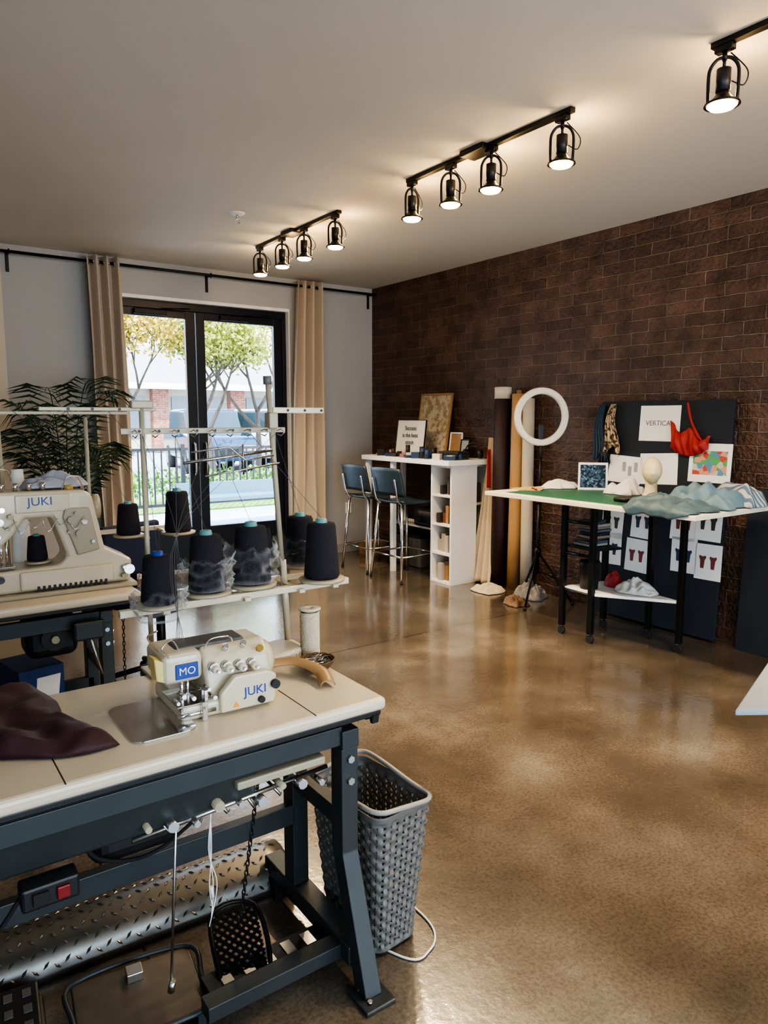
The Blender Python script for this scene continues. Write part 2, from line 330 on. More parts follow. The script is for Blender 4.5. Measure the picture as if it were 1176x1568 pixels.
# ------------------------------------------------------------------ track lights
bulb=M('bulb_glow',(1,.85,.6),.4,emit=(1,.60,.20),es=12)
def track(y0,y1,heads,can=None):
    t=E('track_light',(2.71,(y0+y1)/2,2.9)); L=(y1-y0)/2; cy=(y0+y1)/2
    bx(t,'rail',-.017,.017,-L,L,-.022,0,black,.002)
    if can is not None: bx(t,'canopy',-.055,.055,can-cy-.09,can-cy+.09,-.03,0,black,.006)
    for i,(y,ang) in enumerate(heads):
        yy=y-cy; k='head_%d_'%i
        bx(t,k+'adapter',-.016,.016,yy-.035,yy+.035,-.045,-.022,black,.003)
        cyl(t,k+'stem',(0,yy,-.045),(0,yy,-.075),.009,black)
        ca,sa=math.cos(ang),math.sin(ang)
        prof=[(-.050,-.222),(-.052,-.13),(-.046,-.095),(-.026,-.070),(0,-.064),(.026,-.070),(.046,-.095),(.052,-.13),(.050,-.222)]
        pts=[(q.x*ca,yy+q.x*sa,q.y) for q in smoothpts([(a,b,0) for a,b in prof],4)]
        tube(t,k+'yoke',pts,.0065,black)
        cyl(t,k+'socket',(0,yy,-.105),(0,yy,-.185),.026,blackp); cyl(t,k+'neck',(0,yy,-.06),(0,yy,-.105),.006,black)
        lathe(t,k+'reflector',[(.018,-.18),(.026,-.196),(.040,-.214),(.063,-.226),(.065,-.233),(.060,-.233),(.038,-.219),(.022,-.196)],black,(0,yy,0))
        lathe(t,k+'bulb',[(0,-.190),(.020,-.203),(.040,-.222),(.054,-.234),(.044,-.243),(0,-.250)],bulb,(0,yy,0))
        tube(t,k+'cord',smoothpts([(ca*.02,yy+sa*.02,-.05),(ca*.08,yy+sa*.08,-.12),(ca*.07,yy+sa*.07,-.17),(ca*.028,yy+sa*.028,-.15)]),.0025,black)
        l=bpy.data.lights.new('spot','SPOT'); l.energy=SPOT; l.color=(1,.77,.49); l.spot_size=math.radians(130); l.spot_blend=.8; l.shadow_soft_size=.035
        lo=bpy.data.objects.new(k+'spot',l); COL.objects.link(lo); lo.parent=t; lo.location=(0,yy,-.262)
        l=bpy.data.lights.new('glow','POINT'); l.energy=SPOT*.06; l.color=(1,.64,.28); l.shadow_soft_size=.03
        lo=bpy.data.objects.new(k+'uplight',l); COL.objects.link(lo); lo.parent=t; lo.location=(.085,yy,-.17)
SPOT=55
track(4.35,5.64,[(4.41,-.1),(4.85,-.6),(5.2,-.3),(5.59,-.45)],5.03)
track(2.34,3.58,[(2.40,-.8),(2.87,-1.0),(3.19,-.6),(3.54,.1)],2.97)
track(.43,1.67,[(1.62,-1.0),(1.15,.6),(.8,.6),(.48,.6)],1.06)
track(-1.8,-.56,[(-.62,.5),(-1.1,.6),(-1.7,.6)],-1.2)  # unseen track, added behind the camera to brighten the floor
# ------------------------------------------------------------------ sewing table builder
def sew_leg(par,x,yf,yb,tag):
    z=.70
    bx(par,tag+'top_rail',x-.025,x+.025,yf-.03,yb+.03,z-.05,z,frameg); 
    prism(par,tag+'front_leg',[(yf-.025,z-.05),(yf+.03,z-.05),(yf+.03,.36),(yf-.08,.0+.012),(yf-.135,.012),(yf-.025,.36)],.05,frameg,'YZ',x-.025,.003)
    bx(par,tag+'back_leg',x-.025,x+.025,yb-.03,yb+.03,.05,z-.05,frameg)
    bx(par,tag+'foot_rail',x-.03,x+.03,yf-.06,yb+.16,.06,.115,frameg,.004)
    bx(par,tag+'mid_rail',x-.02,x+.02,yf,yb,.42,.47,frameg)
    bx(par,tag+'foot_pad_f',x-.045,x+.045,yf-.17,yf-.07,0,.012,frameg,.003); bx(par,tag+'foot_pad_b',x-.035,x+.035,yb+.08,yb+.16,0,.06,rubber,.003)
    for i,(yy,zz) in enumerate(((yf,.66),(yf,.60),(yf,.55),(yb,.6))):
        cyl(par,tag+'bolt_%d'%i,(x+.025,yy,zz),(x+.034,yy,zz),.009,steel,n=6)
    for i,yy in enumerate((yf-.01,yf+.01)): cyl(par,tag+'face_bolt_%d'%i,(x,yf-.025,.62-.06*i),(x,yf-.034,.62-.06*i),.010,steel,n=6)
    for i,(yy,zz) in enumerate(((yf-.095,.013),(yf-.145,.013))): cyl(par,tag+'pad_bolt_%d'%i,(x-.02,yy,zz),(x-.02,yy,zz+.006),.007,steel,n=6)
def table_top(par,x0,x1,ya,yb,z):
    bx(par,'top',x0,x1,ya,yb,z-.034,z,lam,.012,3); bx(par,'top_underlay',x0+.012,x1-.012,ya+.01,yb-.01,z-.05,z-.033,blackp,.004)
T1=E('sewing_table')
table_top(T1,-.22,1.04,1.455,1.985,.78)
for i,xx in enumerate((.26,.83)): bx(T1,'seam_%d'%i,xx-.0012,xx+.0012,1.456,1.66,.7798,.7806,blackp,0)
sew_leg(T1,.95,1.52,1.80,'r_'); sew_leg(T1,-.12,1.52,1.80,'l_')
bx(T1,'front_beam',-.12,.93,1.50,1.53,.66,.71,frameg); bx(T1,'rear_bar',-.12,.93,1.77,1.80,.31,.37,frameg); bx(T1,'low_bar',.55,.93,1.50,1.55,.06,.10,frameg)
prism(T1,'oil_pan',[(1.50,.73),(1.84,.73),(1.80,.60),(1.53,.575)],.80,frameg,'YZ',-.10,.008)
bx(T1,'motor',.34,.56,1.66,1.82,.44,.58,blackp,.04,4); cyl(T1,'motor_shaft',(.56,1.74,.52),(.63,1.74,.52),.035,blackp); 
bx(T1,'switch_box',.17,.28,1.48,1.53,.52,.57,blackp,.006); bx(T1,'switch_rocker_red',.235,.26,1.472,1.482,.532,.558,M('red_switch',(.20,.015,.015),.35)); bx(T1,'switch_rocker_black',.19,.22,1.472,1.482,.532,.558,rubber)
for i in range(4): prism(T1,'rubber_hook_%d'%i,[(1.46+i*.03,.735),(1.485+i*.03,.735),(1.475+i*.03,.712),(1.465+i*.03,.712)],.02,rubber,'YZ',1.0,.002)
bx(T1,'knee_bracket',.64,.88,1.50,1.54,.625,.645,creamd,.004)
cyl(T1,'bracket_rod',(.40,1.53,.57),(.9,1.53,.60),.006,steel)
for i in range(9): cyl(T1,'bracket_nut_%d'%i,(.43+i*.055,1.50,.60-.012*(i%3)),(.43+i*.055,1.56,.60-.012*(i%3)),.013 if i%2 else .008,steel if i%3 else creamd,n=8)
for i in range(5): tube(T1,'linkage_%d'%i,[(.46+i*.07,1.55,.60),(.48+i*.07,1.52,.57-.01*(i%2)),(.50+i*.07,1.56,.55)],.004,steel)
bx(T1,'slotted_plate',.58,.93,1.56,1.64,.05,.075,blackp,.003)
for i in range(5): bx(T1,'slot_%d'%i,.62+i*.06,.65+i*.06,1.575,1.625,.074,.078,steel,.001)
tube(T1,'pull_rod',[(.52,1.58,.60),(.51,1.60,.35),(.50,1.62,.09)],.0035,steel)
cyl(T1,'rod_joint',(.503,1.615,.12),(.50,1.62,.09),.009,steel)
bm=bmesh.new()
p0=Vector((.72,1.56,.60));p1=Vector((.70,1.66,.14)); N_=30
for i in range(N_):
    c=p0.lerp(p1,i/N_); a=(i%2)*pi/2
    pts=[c+Vector((.0045*math.cos(t)*math.cos(a),.0045*math.cos(t)*math.sin(a),.010*math.sin(t))) for t in [k*pi/4 for k in range(8)]]
    sweep(bm,pts,.0018,5,True)
fin(T1,'chain',bm,black,True)
for i in range(3): tube(T1,'cord_%d'%i,smoothpts([(.60+.008*i,1.58,.62),(.605-.004*i,1.59,.45),(.60+.01*i,1.6,.34),(.61-.006*i,1.605,.27-.02*i)],6),.0013,paper)
cyl(T1,'cord_lock',(.605,1.6,.34),(.608,1.6,.31),.004,paper)
for i,pts in enumerate(([(.3,1.6,.60),(.35,1.62,.5),(.5,1.7,.42),(.7,1.76,.48),(.9,1.78,.6)],[(.2,1.55,.55),(.1,1.6,.4),(-.05,1.7,.38)])): tube(T1,'power_cable_%d'%i,smoothpts(pts),.005,rubber)
def treadle(name,c,s,rz,tilt,mat,mat2,nx,ny):
    t=E(name,c,rz,tilt); w,h=s
    tube(t,'rim',smoothpts([(-w/2,-h/2,0),(w/2,-h/2,0),(w/2,h/2,0),(-w/2,h/2,0),(-w/2,-h/2,0)],6),.007,mat)
    for i in range(-nx-ny,nx+ny+1):
        for sgn in (1,-1):
            q=[]
            for k in range(21):
                u=-w/2+w*k/20; v=sgn*u*1.0+i*h/(ny*1.6)
                if abs(v)<=h/2: q.append((u,v,0))
            if len(q)>1: box(t,'bar_%d_%d'%(i,sgn),((q[0][0]+q[-1][0])/2,(q[0][1]+q[-1][1])/2,0),(math.hypot(q[-1][0]-q[0][0],q[-1][1]-q[0][1]),.007,.007),mat2,(0,0,sgn*pi/4),0)
    return t
treadle('foot_treadle',(.70,1.66,.10),(.12,.2),-.25,.35,black,black,2,5)
P2=E('foot_pedal_plate',(.44,1.68,.05),-.12)
bx(P2,'plate',-.15,.15,-.11,.13,-.006,.006,M('worn_pedal',(.13,.105,.08),.45,.4,.3,20),.02,3)
tube(P2,'rim',smoothpts([(-.14,-.11,.008),(.14,-.11,.008),(.155,0,.008),(.14,.13,.008),(-.14,.13,.008),(-.155,0,.008),(-.14,-.11,.008)],6),.007,frameg)
bx(P2,'bracket',-.02,.02,.06,.1,.006,.03,steel); bx(P2,'leg_a',-.14,-.12,-.1,.1,-.05,-.006,frameg); bx(P2,'leg_b',.12,.14,-.1,.1,-.05,-.006,frameg)
P3=E('electric_foot_switch',(.16,1.78,0),-.1)
bx(P3,'base',-.08,.08,-.11,.11,0,.03,blackp,.01); prism(P3,'lid',[(-.1,.03),(.1,.03),(.1,.075),(-.1,.045)],.14,blackp,'YZ',-.07,.006)
for i in range(3):
    for j in range(4): box(P3,'window_%d_%d'%(i,j),(-.042+.042*i,-.07+.047*j,.055+.0068*j-.0045),(.02,.024,.004),M('dark_grey_pad',(.09,.09,.09),.5),(.149,0,0),.001)
dpm=M('diamond_plate',(.20,.19,.17),.38,.85,.3,20)
DP=E('diamond_plate_cable_cover',(.42,2.035,0),-.04)
def arc(v,r=.105,h=.10): a=pi*v; return (-r*math.cos(a),h*math.sin(a)**.8)
sheet(DP,'cover',lambda u,v:Vector((-.62+1.20*u,arc(v)[0],arc(v)[1])),20,16,dpm,.003)
bm=bmesh.new()
for i in range(44):
    for j in range(7):
        x=-.60+i*.0268; v=.1+j*.13+(i%2)*.03
        if v>.95: continue
        y,z=arc(v); y2,z2=arc(v+.02); tn=Vector((0,y2-y,z2-z)).normalized(); nn=Vector((0,-tn.z,tn.y)); nn=-nn if nn.z<0 else nn
        s=1 if (i+j)%2 else -1; dr=(Vector((1,0,0))+tn*s*1.0).normalized(); sd=dr.cross(nn); c=Vector((x,y,z))+nn*.001
        a=[bm.verts.new(c+dr*.012),bm.verts.new(c+sd*.004),bm.verts.new(c-dr*.012),bm.verts.new(c-sd*.004)]; t=bm.verts.new(c+nn*.004)
        for k in range(4): bm.faces.new((a[k],a[(k+1)%4],t))
fin(DP,'treads',bm,dpm)
# ------------------------------------------------------------------ overlock machine
blue=M('logo_blue',(.02,.06,.3),.4); 
OM=E('overlock_sewing_machine',(.66,1.70,.78),-.02); OM.scale=(.94,.94,.94)
bx(OM,'bed',-.12,.145,-.11,.12,0,.045,cream,.014,3)
prism(OM,'body',[(-.085,.03),(.115,.03),(.118,.13),(.09,.158),(-.03,.162),(-.062,.135),(-.085,.06)],.185,cream,'YZ',-.04,.012,seg=3)
prism(OM,'looper_cover',[(-.02,.008),(.13,.008),(.138,.085),(.11,.10),(.02,.10),(-.02,.06)],.022,cream,'XZ',-.125,.006,seg=3)
text(OM,'badge','JUKI',.034,(.075,-.1262,.052),(pi/2,0,0),blue)
cyl(OM,'cover_knob',(.09,-.125,.025),(.09,-.135,.025),.009,blackp)
prism(OM,'warning_label',[(.012,.018),(.03,.018),(.021,.034)],.001,M('label_orange',(.8,.3,.03),.5),'XZ',-.1262,0)
bx(OM,'head_cover',-.145,-.04,-.06,.10,.085,.165,cream,.018,3)
bx(OM,'name_plate',-.115,-.055,-.063,-.058,.098,.138,blue,.002); text(OM,'plate_text','MO',.028,(-.085,-.0645,.118),(pi/2,0,0),paper)
bx(OM,'top_lever_cover',-.10,.09,-.02,.06,.155,.170,M('dark_cap',(.08,.08,.08),.4),.006,3)
for i in range(4):
    x=-.02+i*.036; z=.118-.003*i
    cyl(OM,'tension_disc_%d'%i,(x,-.07,z),(x,-.083,z),.014,chrome); cyl(OM,'tension_knob_%d'%i,(x,-.083,z),(x,-.108,z),.0125,cream,.010); cyl(OM,'tension_stud_%d'%i,(x,-.108,z),(x,-.118,z),.004,chrome)
for i in range(2): cyl(OM,'upper_knob_%d'%i,(.02+i*.05,-.055,.155),(.02+i*.05,-.065,.168),.008,chrome)
cyl(OM,'needle_bar',(-.095,-.045,.10),(-.095,-.045,.03),.005,chrome); cyl(OM,'presser_bar',(-.075,-.03,.10),(-.075,-.03,.02),.006,chrome)
bx(OM,'presser_foot',-.115,-.065,-.075,-.005,.012,.02,chrome,.003); bx(OM,'foot_arm',-.10,-.04,-.03,-.012,.03,.05,chrome,.005); bx(OM,'needle_clamp',-.106,-.084,-.056,-.034,.04,.056,chrome,.002)
bx(OM,'knife',-.055,-.045,-.10,-.05,.02,.07,chrome,.001); bx(OM,'throat_plate',-.13,-.05,-.115,.02,.044,.047,chrome,.001)
cyl(OM,'looper_shaft',(-.13,-.11,.02),(-.03,-.11,.02),.006,chrome); bx(OM,'looper_arm',-.07,-.055,-.125,-.11,0.0,.05,chrome,.002)
for i,(x,z) in enumerate(((-.13,.06),(-.115,.075),(-.05,.08),(-.035,.055),(-.12,.035),(-.09,.065),(-.065,.035))): cyl(OM,'screw_%d'%i,(x,-.09,z),(x,-.125,z),.0045+.001*(i%2),chrome)
tube(OM,'thread_guide_a',smoothpts([(-.13,-.06,.16),(-.15,-.07,.19),(-.12,-.06,.205),(-.10,-.05,.17)]),.002,chrome)
tube(OM,'thread_guide_b',smoothpts([(-.03,-.04,.16),(-.02,-.06,.19),(.03,-.06,.19),(.05,-.04,.165)]),.002,chrome)
tube(OM,'thread_guide_c',smoothpts([(-.14,0,.165),(-.17,-.02,.21),(-.15,-.04,.23)]),.0025,chrome)
prism(OM,'front_lever',[(-.16,.10),(-.135,.09),(-.125,.14),(-.165,.16)],.05,M('yellow_cream',(.62,.52,.2),.4),'XZ',-.05,.004)
cyl(OM,'handwheel',(.145,.02,.085),(.172,.02,.085),.05,cream); cyl(OM,'handwheel_rim',(.172,.02,.085),(.18,.02,.085),.043,creamd); cyl(OM,'oil_sight',(.11,-.075,.145),(.11,-.082,.15),.010,M('oil_window',(.3,.2,.05),.1))
cyl(OM,'side_knob',(.13,-.126,.06),(.13,-.138,.06),.012,blackp)
WP=E('steel_work_plate',(.495,1.665,.78),.0)
def rr(w,h,r,n=6):
    o=[]
    for cx,cy,a0 in ((w/2-r,h/2-r,0),(-w/2+r,h/2-r,pi/2),(-w/2+r,-h/2+r,pi),(w/2-r,-h/2+r,1.5*pi)):
        for k in range(n+1): a=a0+pi/2*k/n; o.append((cx+r*math.cos(a),cy+r*math.sin(a)))
    return o
prism(WP,'plate',[(x,y) for x,y in rr(.15,.24,.03)],.005,chrome,'XY',0,.001)
BC=E('belt_cover',(.90,1.885,.78))
prism(BC,'cover',[(x,y) for x,y in rr(.22,.13,.05)],.040,cream,'XY',0,.012,seg=3)
WC=E('waste_chute',(.855,1.675,.78),.1); WC.scale=(1.1,1.1,1.1)
qch=smoothpts([(-.08,.09,.03),(0,.085,.03),(.07,.05,.03),(.095,-.02,.02),(.075,-.08,.006)],10)
def ch(u,v):
    i=min(int(u*40),39); p_=qch[min(int(u*40),40)]; t=(qch[i+1]-qch[i]).normalized(); s=Vector((t.y,-t.x,0)); a=pi*v
    return p_+s*(.020*math.cos(a))+Vector((0,0,.014*math.sin(a)))
sheet(WC,'channel',ch,40,8,M('tan_plastic',(.34,.21,.10),.4),.003)
# ------------------------------------------------------------------ thread stand
def cone(par,k,x,y,z,h=.17,r=.056,mat=thread,cap=True,spool=True):
    lathe(par,k+'thread',[(0,.004),(r*.9,.004),(r,.012),(r*.98,.03),(r*.80,h*.88),(r*.72,h*.93),(0,h*.94)],mat,(x,y,z))
    lathe(par,k+'core',[(r*.36,h*.90),(r*.30,h*1.0),(r*.2,h*1.01),(0,h*.99)],teal if cap else blue,(x,y,z))
    lathe(par,k+'rest',[(0,-.008),(r*1.25,-.006),(r*1.3,.002),(r*1.2,.004),(0,.004)],creamd,(x,y,z))
TS=E('thread_stand',(0,0,0)); Y=2.0
cyl(TS,'pole_a_low',(1.05,2.02,.78),(1.035,2.02,1.05),.011,cream); cyl(TS,'pole_a',(1.035,2.02,1.0),(.995,2.02,1.62),.0085,creamd); cyl(TS,'pole_a_cap',(.995,2.02,1.60),(.994,2.02,1.625),.013,M('grey_cap',(.15,.15,.15),.4))
cyl(TS,'pole_b',(.61,2.02,.78),(.61,2.02,1.545),.007,creamd); box(TS,'clamp_b',(.61,2.02,1.535),(.06,.03,.022),creamd,(0,0,0),.004)
bx(TS,'foot_a',1.0,1.06,1.93,2.035,.78,.788,cream); bx(TS,'foot_b',.58,.64,1.93,2.035,.78,.788,cream)
box(TS,'rail',(.86,1.93,.978),(.72,.022,.02),cream); box(TS,'rail_back',(.9,2.08,.978),(.66,.018,.018),cream)
for i,x in enumerate((.62,.86,1.04,1.16)): box(TS,'cross_%d'%i,(x,2.0,.972),(.02,.2,.012),cream)
for i,(x,y,h,r) in enumerate(((.60,1.90,.145,.048),(.76,1.96,.18,.055),(.91,1.98,.19,.058),(1.12,1.92,.19,.056),(1.17,2.15,.18,.055))): cone(TS,'cone_%d_'%i,x,y,.998,h,r,thread,i>0)
box(TS,'guide_bar',(.80,2.02,1.462),(.50,.012,.016),creamd,(0,.0,0)); 
box(TS,'guide_bar_left',(.50,2.02,1.522),(.30,.010,.010),creamd); box(TS,'guide_bar_right',(1.10,2.02,1.522),(.18,.010,.018),cream)
box(TS,'clamp_a',(1.005,2.02,1.49),(.03,.04,.05),creamd,(0,0,0),.005)
for i,x in enumerate((.42,.48,.55,1.06,1.12,1.18)): cyl(TS,'guide_hole_%d'%i,(x,2.014,1.522),(x,2.013,1.522),.004,blackp)
for i in range(8): cyl(TS,'bar_hole_%d'%i,(.6+i*.055,2.0135,1.462),(.6+i*.055,2.0125,1.462),.004,blackp)
bm=bmesh.new()
for i in range(9):
    x=.58+i*.055
    sweep(bm,[(x,2.01,1.45),(x,1.985,1.445),(x+.006,1.975,1.455),(x,1.985,1.465),(x,2.01,1.46)],.0018,5)
sweep(bm,[(.74,2.0,1.40),(.85,1.99,1.415),(.90,1.99,1.375),(1.0,2.0,1.385)],.003,6); sweep(bm,[(.78,2.0,1.33),(.9,2.0,1.345),(1.02,2.0,1.36)],.003,6); sweep(bm,[(.9,2.0,1.42),(.9,2.0,1.33)],.003,6); sweep(bm,[(.72,2.01,1.37),(1.0,2.01,1.40)],.005,6)
fin(TS,'guide_eyelets',bm,steel,True)
th=M('thread_line',(.10,.10,.11),.6)
lst=[]
for (x,y,z),gx in (((.60,1.90,1.15),.60),((.76,1.96,1.18),.69),((.91,1.98,1.19),.80),((1.12,1.92,1.19),.92),((1.17,2.15,1.18),1.0)):
    lst.append([(x,y,z),(gx,1.985,1.45)])
    lst.append(smoothpts([(gx,1.985,1.45),(.62,1.8,1.2),(.56+.05*(gx-.6),1.66,.96)],6))
tubes(TS,'threads',lst,.0007,th,4)
def bag(name,x,y,z,r,h,seed):
    def f(v):
        a=math.atan2(v.y,v.x); n1=noise.noise(Vector((math.cos(a)*1.6+seed,math.sin(a)*1.6,v.z*14))); n2=noise.noise(Vector((math.cos(a)*4+seed,math.sin(a)*4,v.z*35)))
        k=1+.22*n1+.14*n2; return Vector((v.x*k,v.y*k,max(.006,v.z+.05*n1*v.z/h+.02*n2*v.z/h)))
    prof=[(r*.5,.008),(r*1.14,.01),(r*1.32,.03)]+[(r*(1.30-.14*math.sin(t*2.2)),.03+(h-.03)*t/8) for t in range(1,9)]+[(r*1.4,h*1.02)]
    lathe(None,name,prof,film,(x,y,z),64,fn=f)
bag('plastic_bag',.76,1.96,.998,.055,.10,1); bag('plastic_bag',.91,1.98,.998,.058,.12,5); bag('plastic_bag',1.15,2.14,.998,.055,.09,9); bag('plastic_bag',.60,1.90,.95,.052,.08,3)
SPL=E('cord_spool',(1.035,1.85,.781)); tw_m=M('natural_cord',(.60,.53,.40),.8,0,.2,80,.6,150)
lathe(SPL,'flanges',[(0,0),(.034,0),(.034,.005),(.02,.006),(.02,.145),(.034,.146),(.034,.151),(.01,.151),(.01,.14),(0,.14)],cream)
bm=bmesh.new(); sweep(bm,[(.0275*math.cos(t*.5),.0275*math.sin(t*.5),.008+t*.5/(2*pi)*.0045) for t in range(int(.132/.0045*4*pi))],.0028,6); fin(SPL,'cord',bm,tw_m,True)
BW=E('wicker_pin_bowl',(1.0,1.745,.78)); wick=M('wicker',(.12,.07,.035),.6)
bm=bmesh.new()
for k in range(9):
    r=.028+.022*(k/8)**.7; z=.003+k*.0033
    sweep(bm,[(r*math.cos(t*pi/18),r*math.sin(t*pi/18),z+.0012*math.sin(t*pi/18*12+k*pi)) for t in range(36)],.0022,5,True)
fin(BW,'coils',bm,wick,True); lathe(BW,'base',[(0,.002),(.03,.002),(.046,.022)],wick)
bm=bmesh.new()
for i in range(90):
    a=U(0,6.28);r=U(0,.034);c=Vector((r*math.cos(a),r*math.sin(a),U(.018,.032))); b=U(0,6.28); dd=Vector((math.cos(b),math.sin(b),U(-.15,.3)))*.014; sweep(bm,[c-dd,c+dd],.0009,4)
fin(BW,'pins',bm,steel)
mar=M('maroon_fabric',(.040,.010,.014),.55,0,.2,30,.25,400,sheen=.05)
def mf(u,v):
    x=-.04+.43*u; y=1.60+.40*v; 
    e=min(1,min(u*10,(1-u)*10,v*10,(1-v)*10)); 
    y+= .05*math.sin(u*3.4+.6)*(1-v)*.8+.05*noise.noise(Vector((x*5,0,v*3))); x+=.03*noise.noise(Vector((0,y*6,u*2)))-.10*v*u
    y=min(y,1.97)
    f1=folds(x,y,1.3,9); f2=folds(x,y,3.1,16)
    return Vector((x,y,.784+e**.5*(.016+.022*f1+.008*f2+.045*(1-u)*v)))
sheet(None,'maroon_fabric_piece',mf,80,70,mar,.002)
# ------------------------------------------------------------------ second sewing table + coverstitch machine
T2=E('sewing_table'); table_top(T2,-.35,.87,2.98,3.55,.78); 
sew_leg(T2,.74,3.08,3.36,'r_'); sew_leg(T2,-.2,3.08,3.36,'l_')
bx(T2,'front_beam',-.2,.74,3.06,3.09,.64,.70,frameg); bx(T2,'rear_bar',-.2,.74,3.33,3.36,.27,.33,frameg)
bx(T2,'motor',.44,.64,3.1,3.28,.52,.70,blackp,.04,4); cyl(T2,'motor_cap',(.54,3.1,.61),(.54,3.07,.61),.05,blackp); cyl(T2,'motor_hub',(.54,3.07,.61),(.54,3.05,.61),.015,creamd)
bx(T2,'knee_lever',.60,.72,3.0,3.03,.60,.68,frameg,.01); tube(T2,'lever_rod',[(.66,3.01,.62),(.70,3.0,.45)],.006,steel)
bm=bmesh.new()
for i in range(30):
    c=Vector((.80,3.02,.73)).lerp(Vector((.80,3.05,.2)),i/30); a=(i%2)*pi/2
    sweep(bm,[c+Vector((.005*math.cos(t)*math.cos(a),.005*math.cos(t)*math.sin(a),.011*math.sin(t))) for t in [k*pi/4 for k in range(8)]],.002,5,True)
fin(T2,'chain',bm,black,True); bx(T2,'treadle',.4,.85,3.05,3.3,.1,.12,frameg,.01)
CM=E('coverstitch_sewing_machine',(.62,3.22,.78),-.03); CM.scale=(1,1,.95)
bx(CM,'base_plate',-.3,.27,-.12,.12,0,.02,creamd,.006)
prism(CM,'frame',[(-.28,.02),(.25,.02),(.26,.12),(.20,.155),(.15,.185),(.11,.42),(.08,.445),(-.26,.45),(-.29,.41),(-.29,.28),(-.24,.22),(-.19,.27),(-.15,.335),(-.05,.335),(-.01,.20),(.0,.16),(-.03,.125),(-.28,.115)],.17,cream,'XZ',-.085,.014,seg=3)
bx(CM,'front_cover',-.18,.18,-.10,-.083,.03,.11,cream,.010); bx(CM,'arm_panel',-.18,.02,-.092,-.083,.36,.435,cream,.01)
prism(CM,'column_panel',[(.04,.16),(.13,.18),(.095,.37),(.0,.37),(-.01,.33)],.012,creamd,'XZ',-.095,.006)
text(CM,'badge','JUKI',.05,(-.09,-.0935,.405),(pi/2,0,0),blue)
for i,(x,z) in enumerate(((.04,.35),(.07,.31),(.05,.26),(.10,.22),(-.2,.35),(-.24,.33),(-.21,.30),(-.25,.27),(.02,.32),(.22,.09),(.22,.05),(-.25,.09),(.01,.27),(-.23,.38))):
    cyl(CM,'screw_%d'%i,(x,-.085,z),(x,-.115,z),.007+.004*(i%3),chrome if i%2 else creamd)
for i in range(4): cyl(CM,'tension_%d'%i,(-.22+.05*i,-.03,.45),(-.22+.05*i,-.04,.48),.010,chrome)
for i in range(3): cyl(CM,'needle_bar_%d'%i,(-.255+.02*i,-.03,.26),(-.255+.02*i,-.03,.13),.006,chrome)
bx(CM,'presser_foot',-.27,-.19,-.07,.01,.125,.135,chrome,.003)
for i in range(6): tube(CM,'front_wire_%d'%i,smoothpts([(-.24+.05*i,-.09,.34),(-.22+.05*i,-.12,.30-.02*(i%2)),(-.18+.05*i,-.10,.33)],4),.002,chrome)
for i in range(14): bx(CM,'vent_%d'%i,-.12+i*.02,-.11+i*.02,-.103,-.099,.02,.045,blackp,0)
cyl(CM,'handwheel',(.12,.0,.36),(.15,.0,.36),.055,creamd); cyl(CM,'dial',(.24,-.09,.08),(.24,-.115,.08),.022,chrome); cyl(CM,'oil_sight',(.03,-.02,.44),(.03,-.02,.465),.02,M('amber_cap',(.4,.3,.1),.3))
tube(CM,'wire_a',smoothpts([(-.25,-.05,.45),(-.28,-.08,.53),(-.2,-.08,.54),(-.18,-.04,.45)]),.0025,chrome); tube(CM,'wire_b',smoothpts([(0,-.05,.45),(.02,-.06,.50),(.06,-.06,.50),(.09,-.03,.44)]),.0025,chrome)
cone(CM,'small_cone_',-.10,-.0,.135,.12,.040)
cloth('grey_plastic_wrap',.60,3.26,1.208,.12,.06,.09,M('grey_wrap',(.34,.36,.42),.3),4,0,14)
TS2=E('thread_stand'); 
cyl(TS2,'pole',(.45,3.5,.78),(.44,3.5,1.56),.009,creamd); box(TS2,'bar',(.68,3.5,1.52),(.62,.012,.014),creamd); box(TS2,'tray',(.95,3.45,.97),(.42,.02,.02),cream); cyl(TS2,'pole_tray',(.8,3.5,.78),(.8,3.5,1.5),.009,creamd)
box(TS2,'cross',(.97,3.33,.965),(.02,.26,.012),cream); box(TS2,'cross_b',(1.1,3.33,.965),(.02,.26,.012),cream)
cone(TS2,'cone_0_',.90,3.24,.98,.15,.052); cone(TS2,'cone_1_',1.11,3.2,.98,.20,.06)
tubes(TS2,'threads',[[(.90,3.24,1.13),(.72,3.49,1.53)],[(1.11,3.2,1.18),(.9,3.49,1.53)],[(.72,3.49,1.53),(.4,3.2,1.3)],[(.5,3.49,1.53),(.7,3.2,1.3)]],.001,th,4)
WSP=E('white_thread_cone',(.49,3.40,.78)); lathe(WSP,'thread',[(0,0),(.045,0),(.045,.02),(.024,.50),(0,.50)],paper); 
BB=E('blue_parts_box',(.47,3.25,0),.2); bx(BB,'carton',-.09,.09,-.12,.12,0,.48,M('navy_card',(.01,.04,.15),.5)); prism(BB,'white_flash',[(-.05,.1),(.03,.1),(.075,.44),(-.02,.44)],.002,paper,'XZ',-.1225,0)
CH=E('office_chair',(1.25,3.95,0),.4); navy=M('navy_upholstery',(.012,.02,.05),.8,0,.2,60,.2,200)
bx(CH,'seat',-.23,.23,-.22,.22,.45,.53,navy,.035,3); bx(CH,'back',-.2,.2,.2,.25,.6,.90,navy,.02,3); bx(CH,'back_bar',-.03,.03,.22,.25,.46,.65,black)
cyl(CH,'column',(0,0,.1),(0,0,.46),.025,black)
for i in range(5):
    a=i*2*pi/5; tube(CH,'spoke_%d'%i,[(0,0,.12),(.27*math.cos(a),.27*math.sin(a),.07)],.016,black); cyl(CH,'caster_%d'%i,(.27*math.cos(a)-.012,.27*math.sin(a),.028),(.27*math.cos(a)+.012,.27*math.sin(a),.028),.028,rubber)
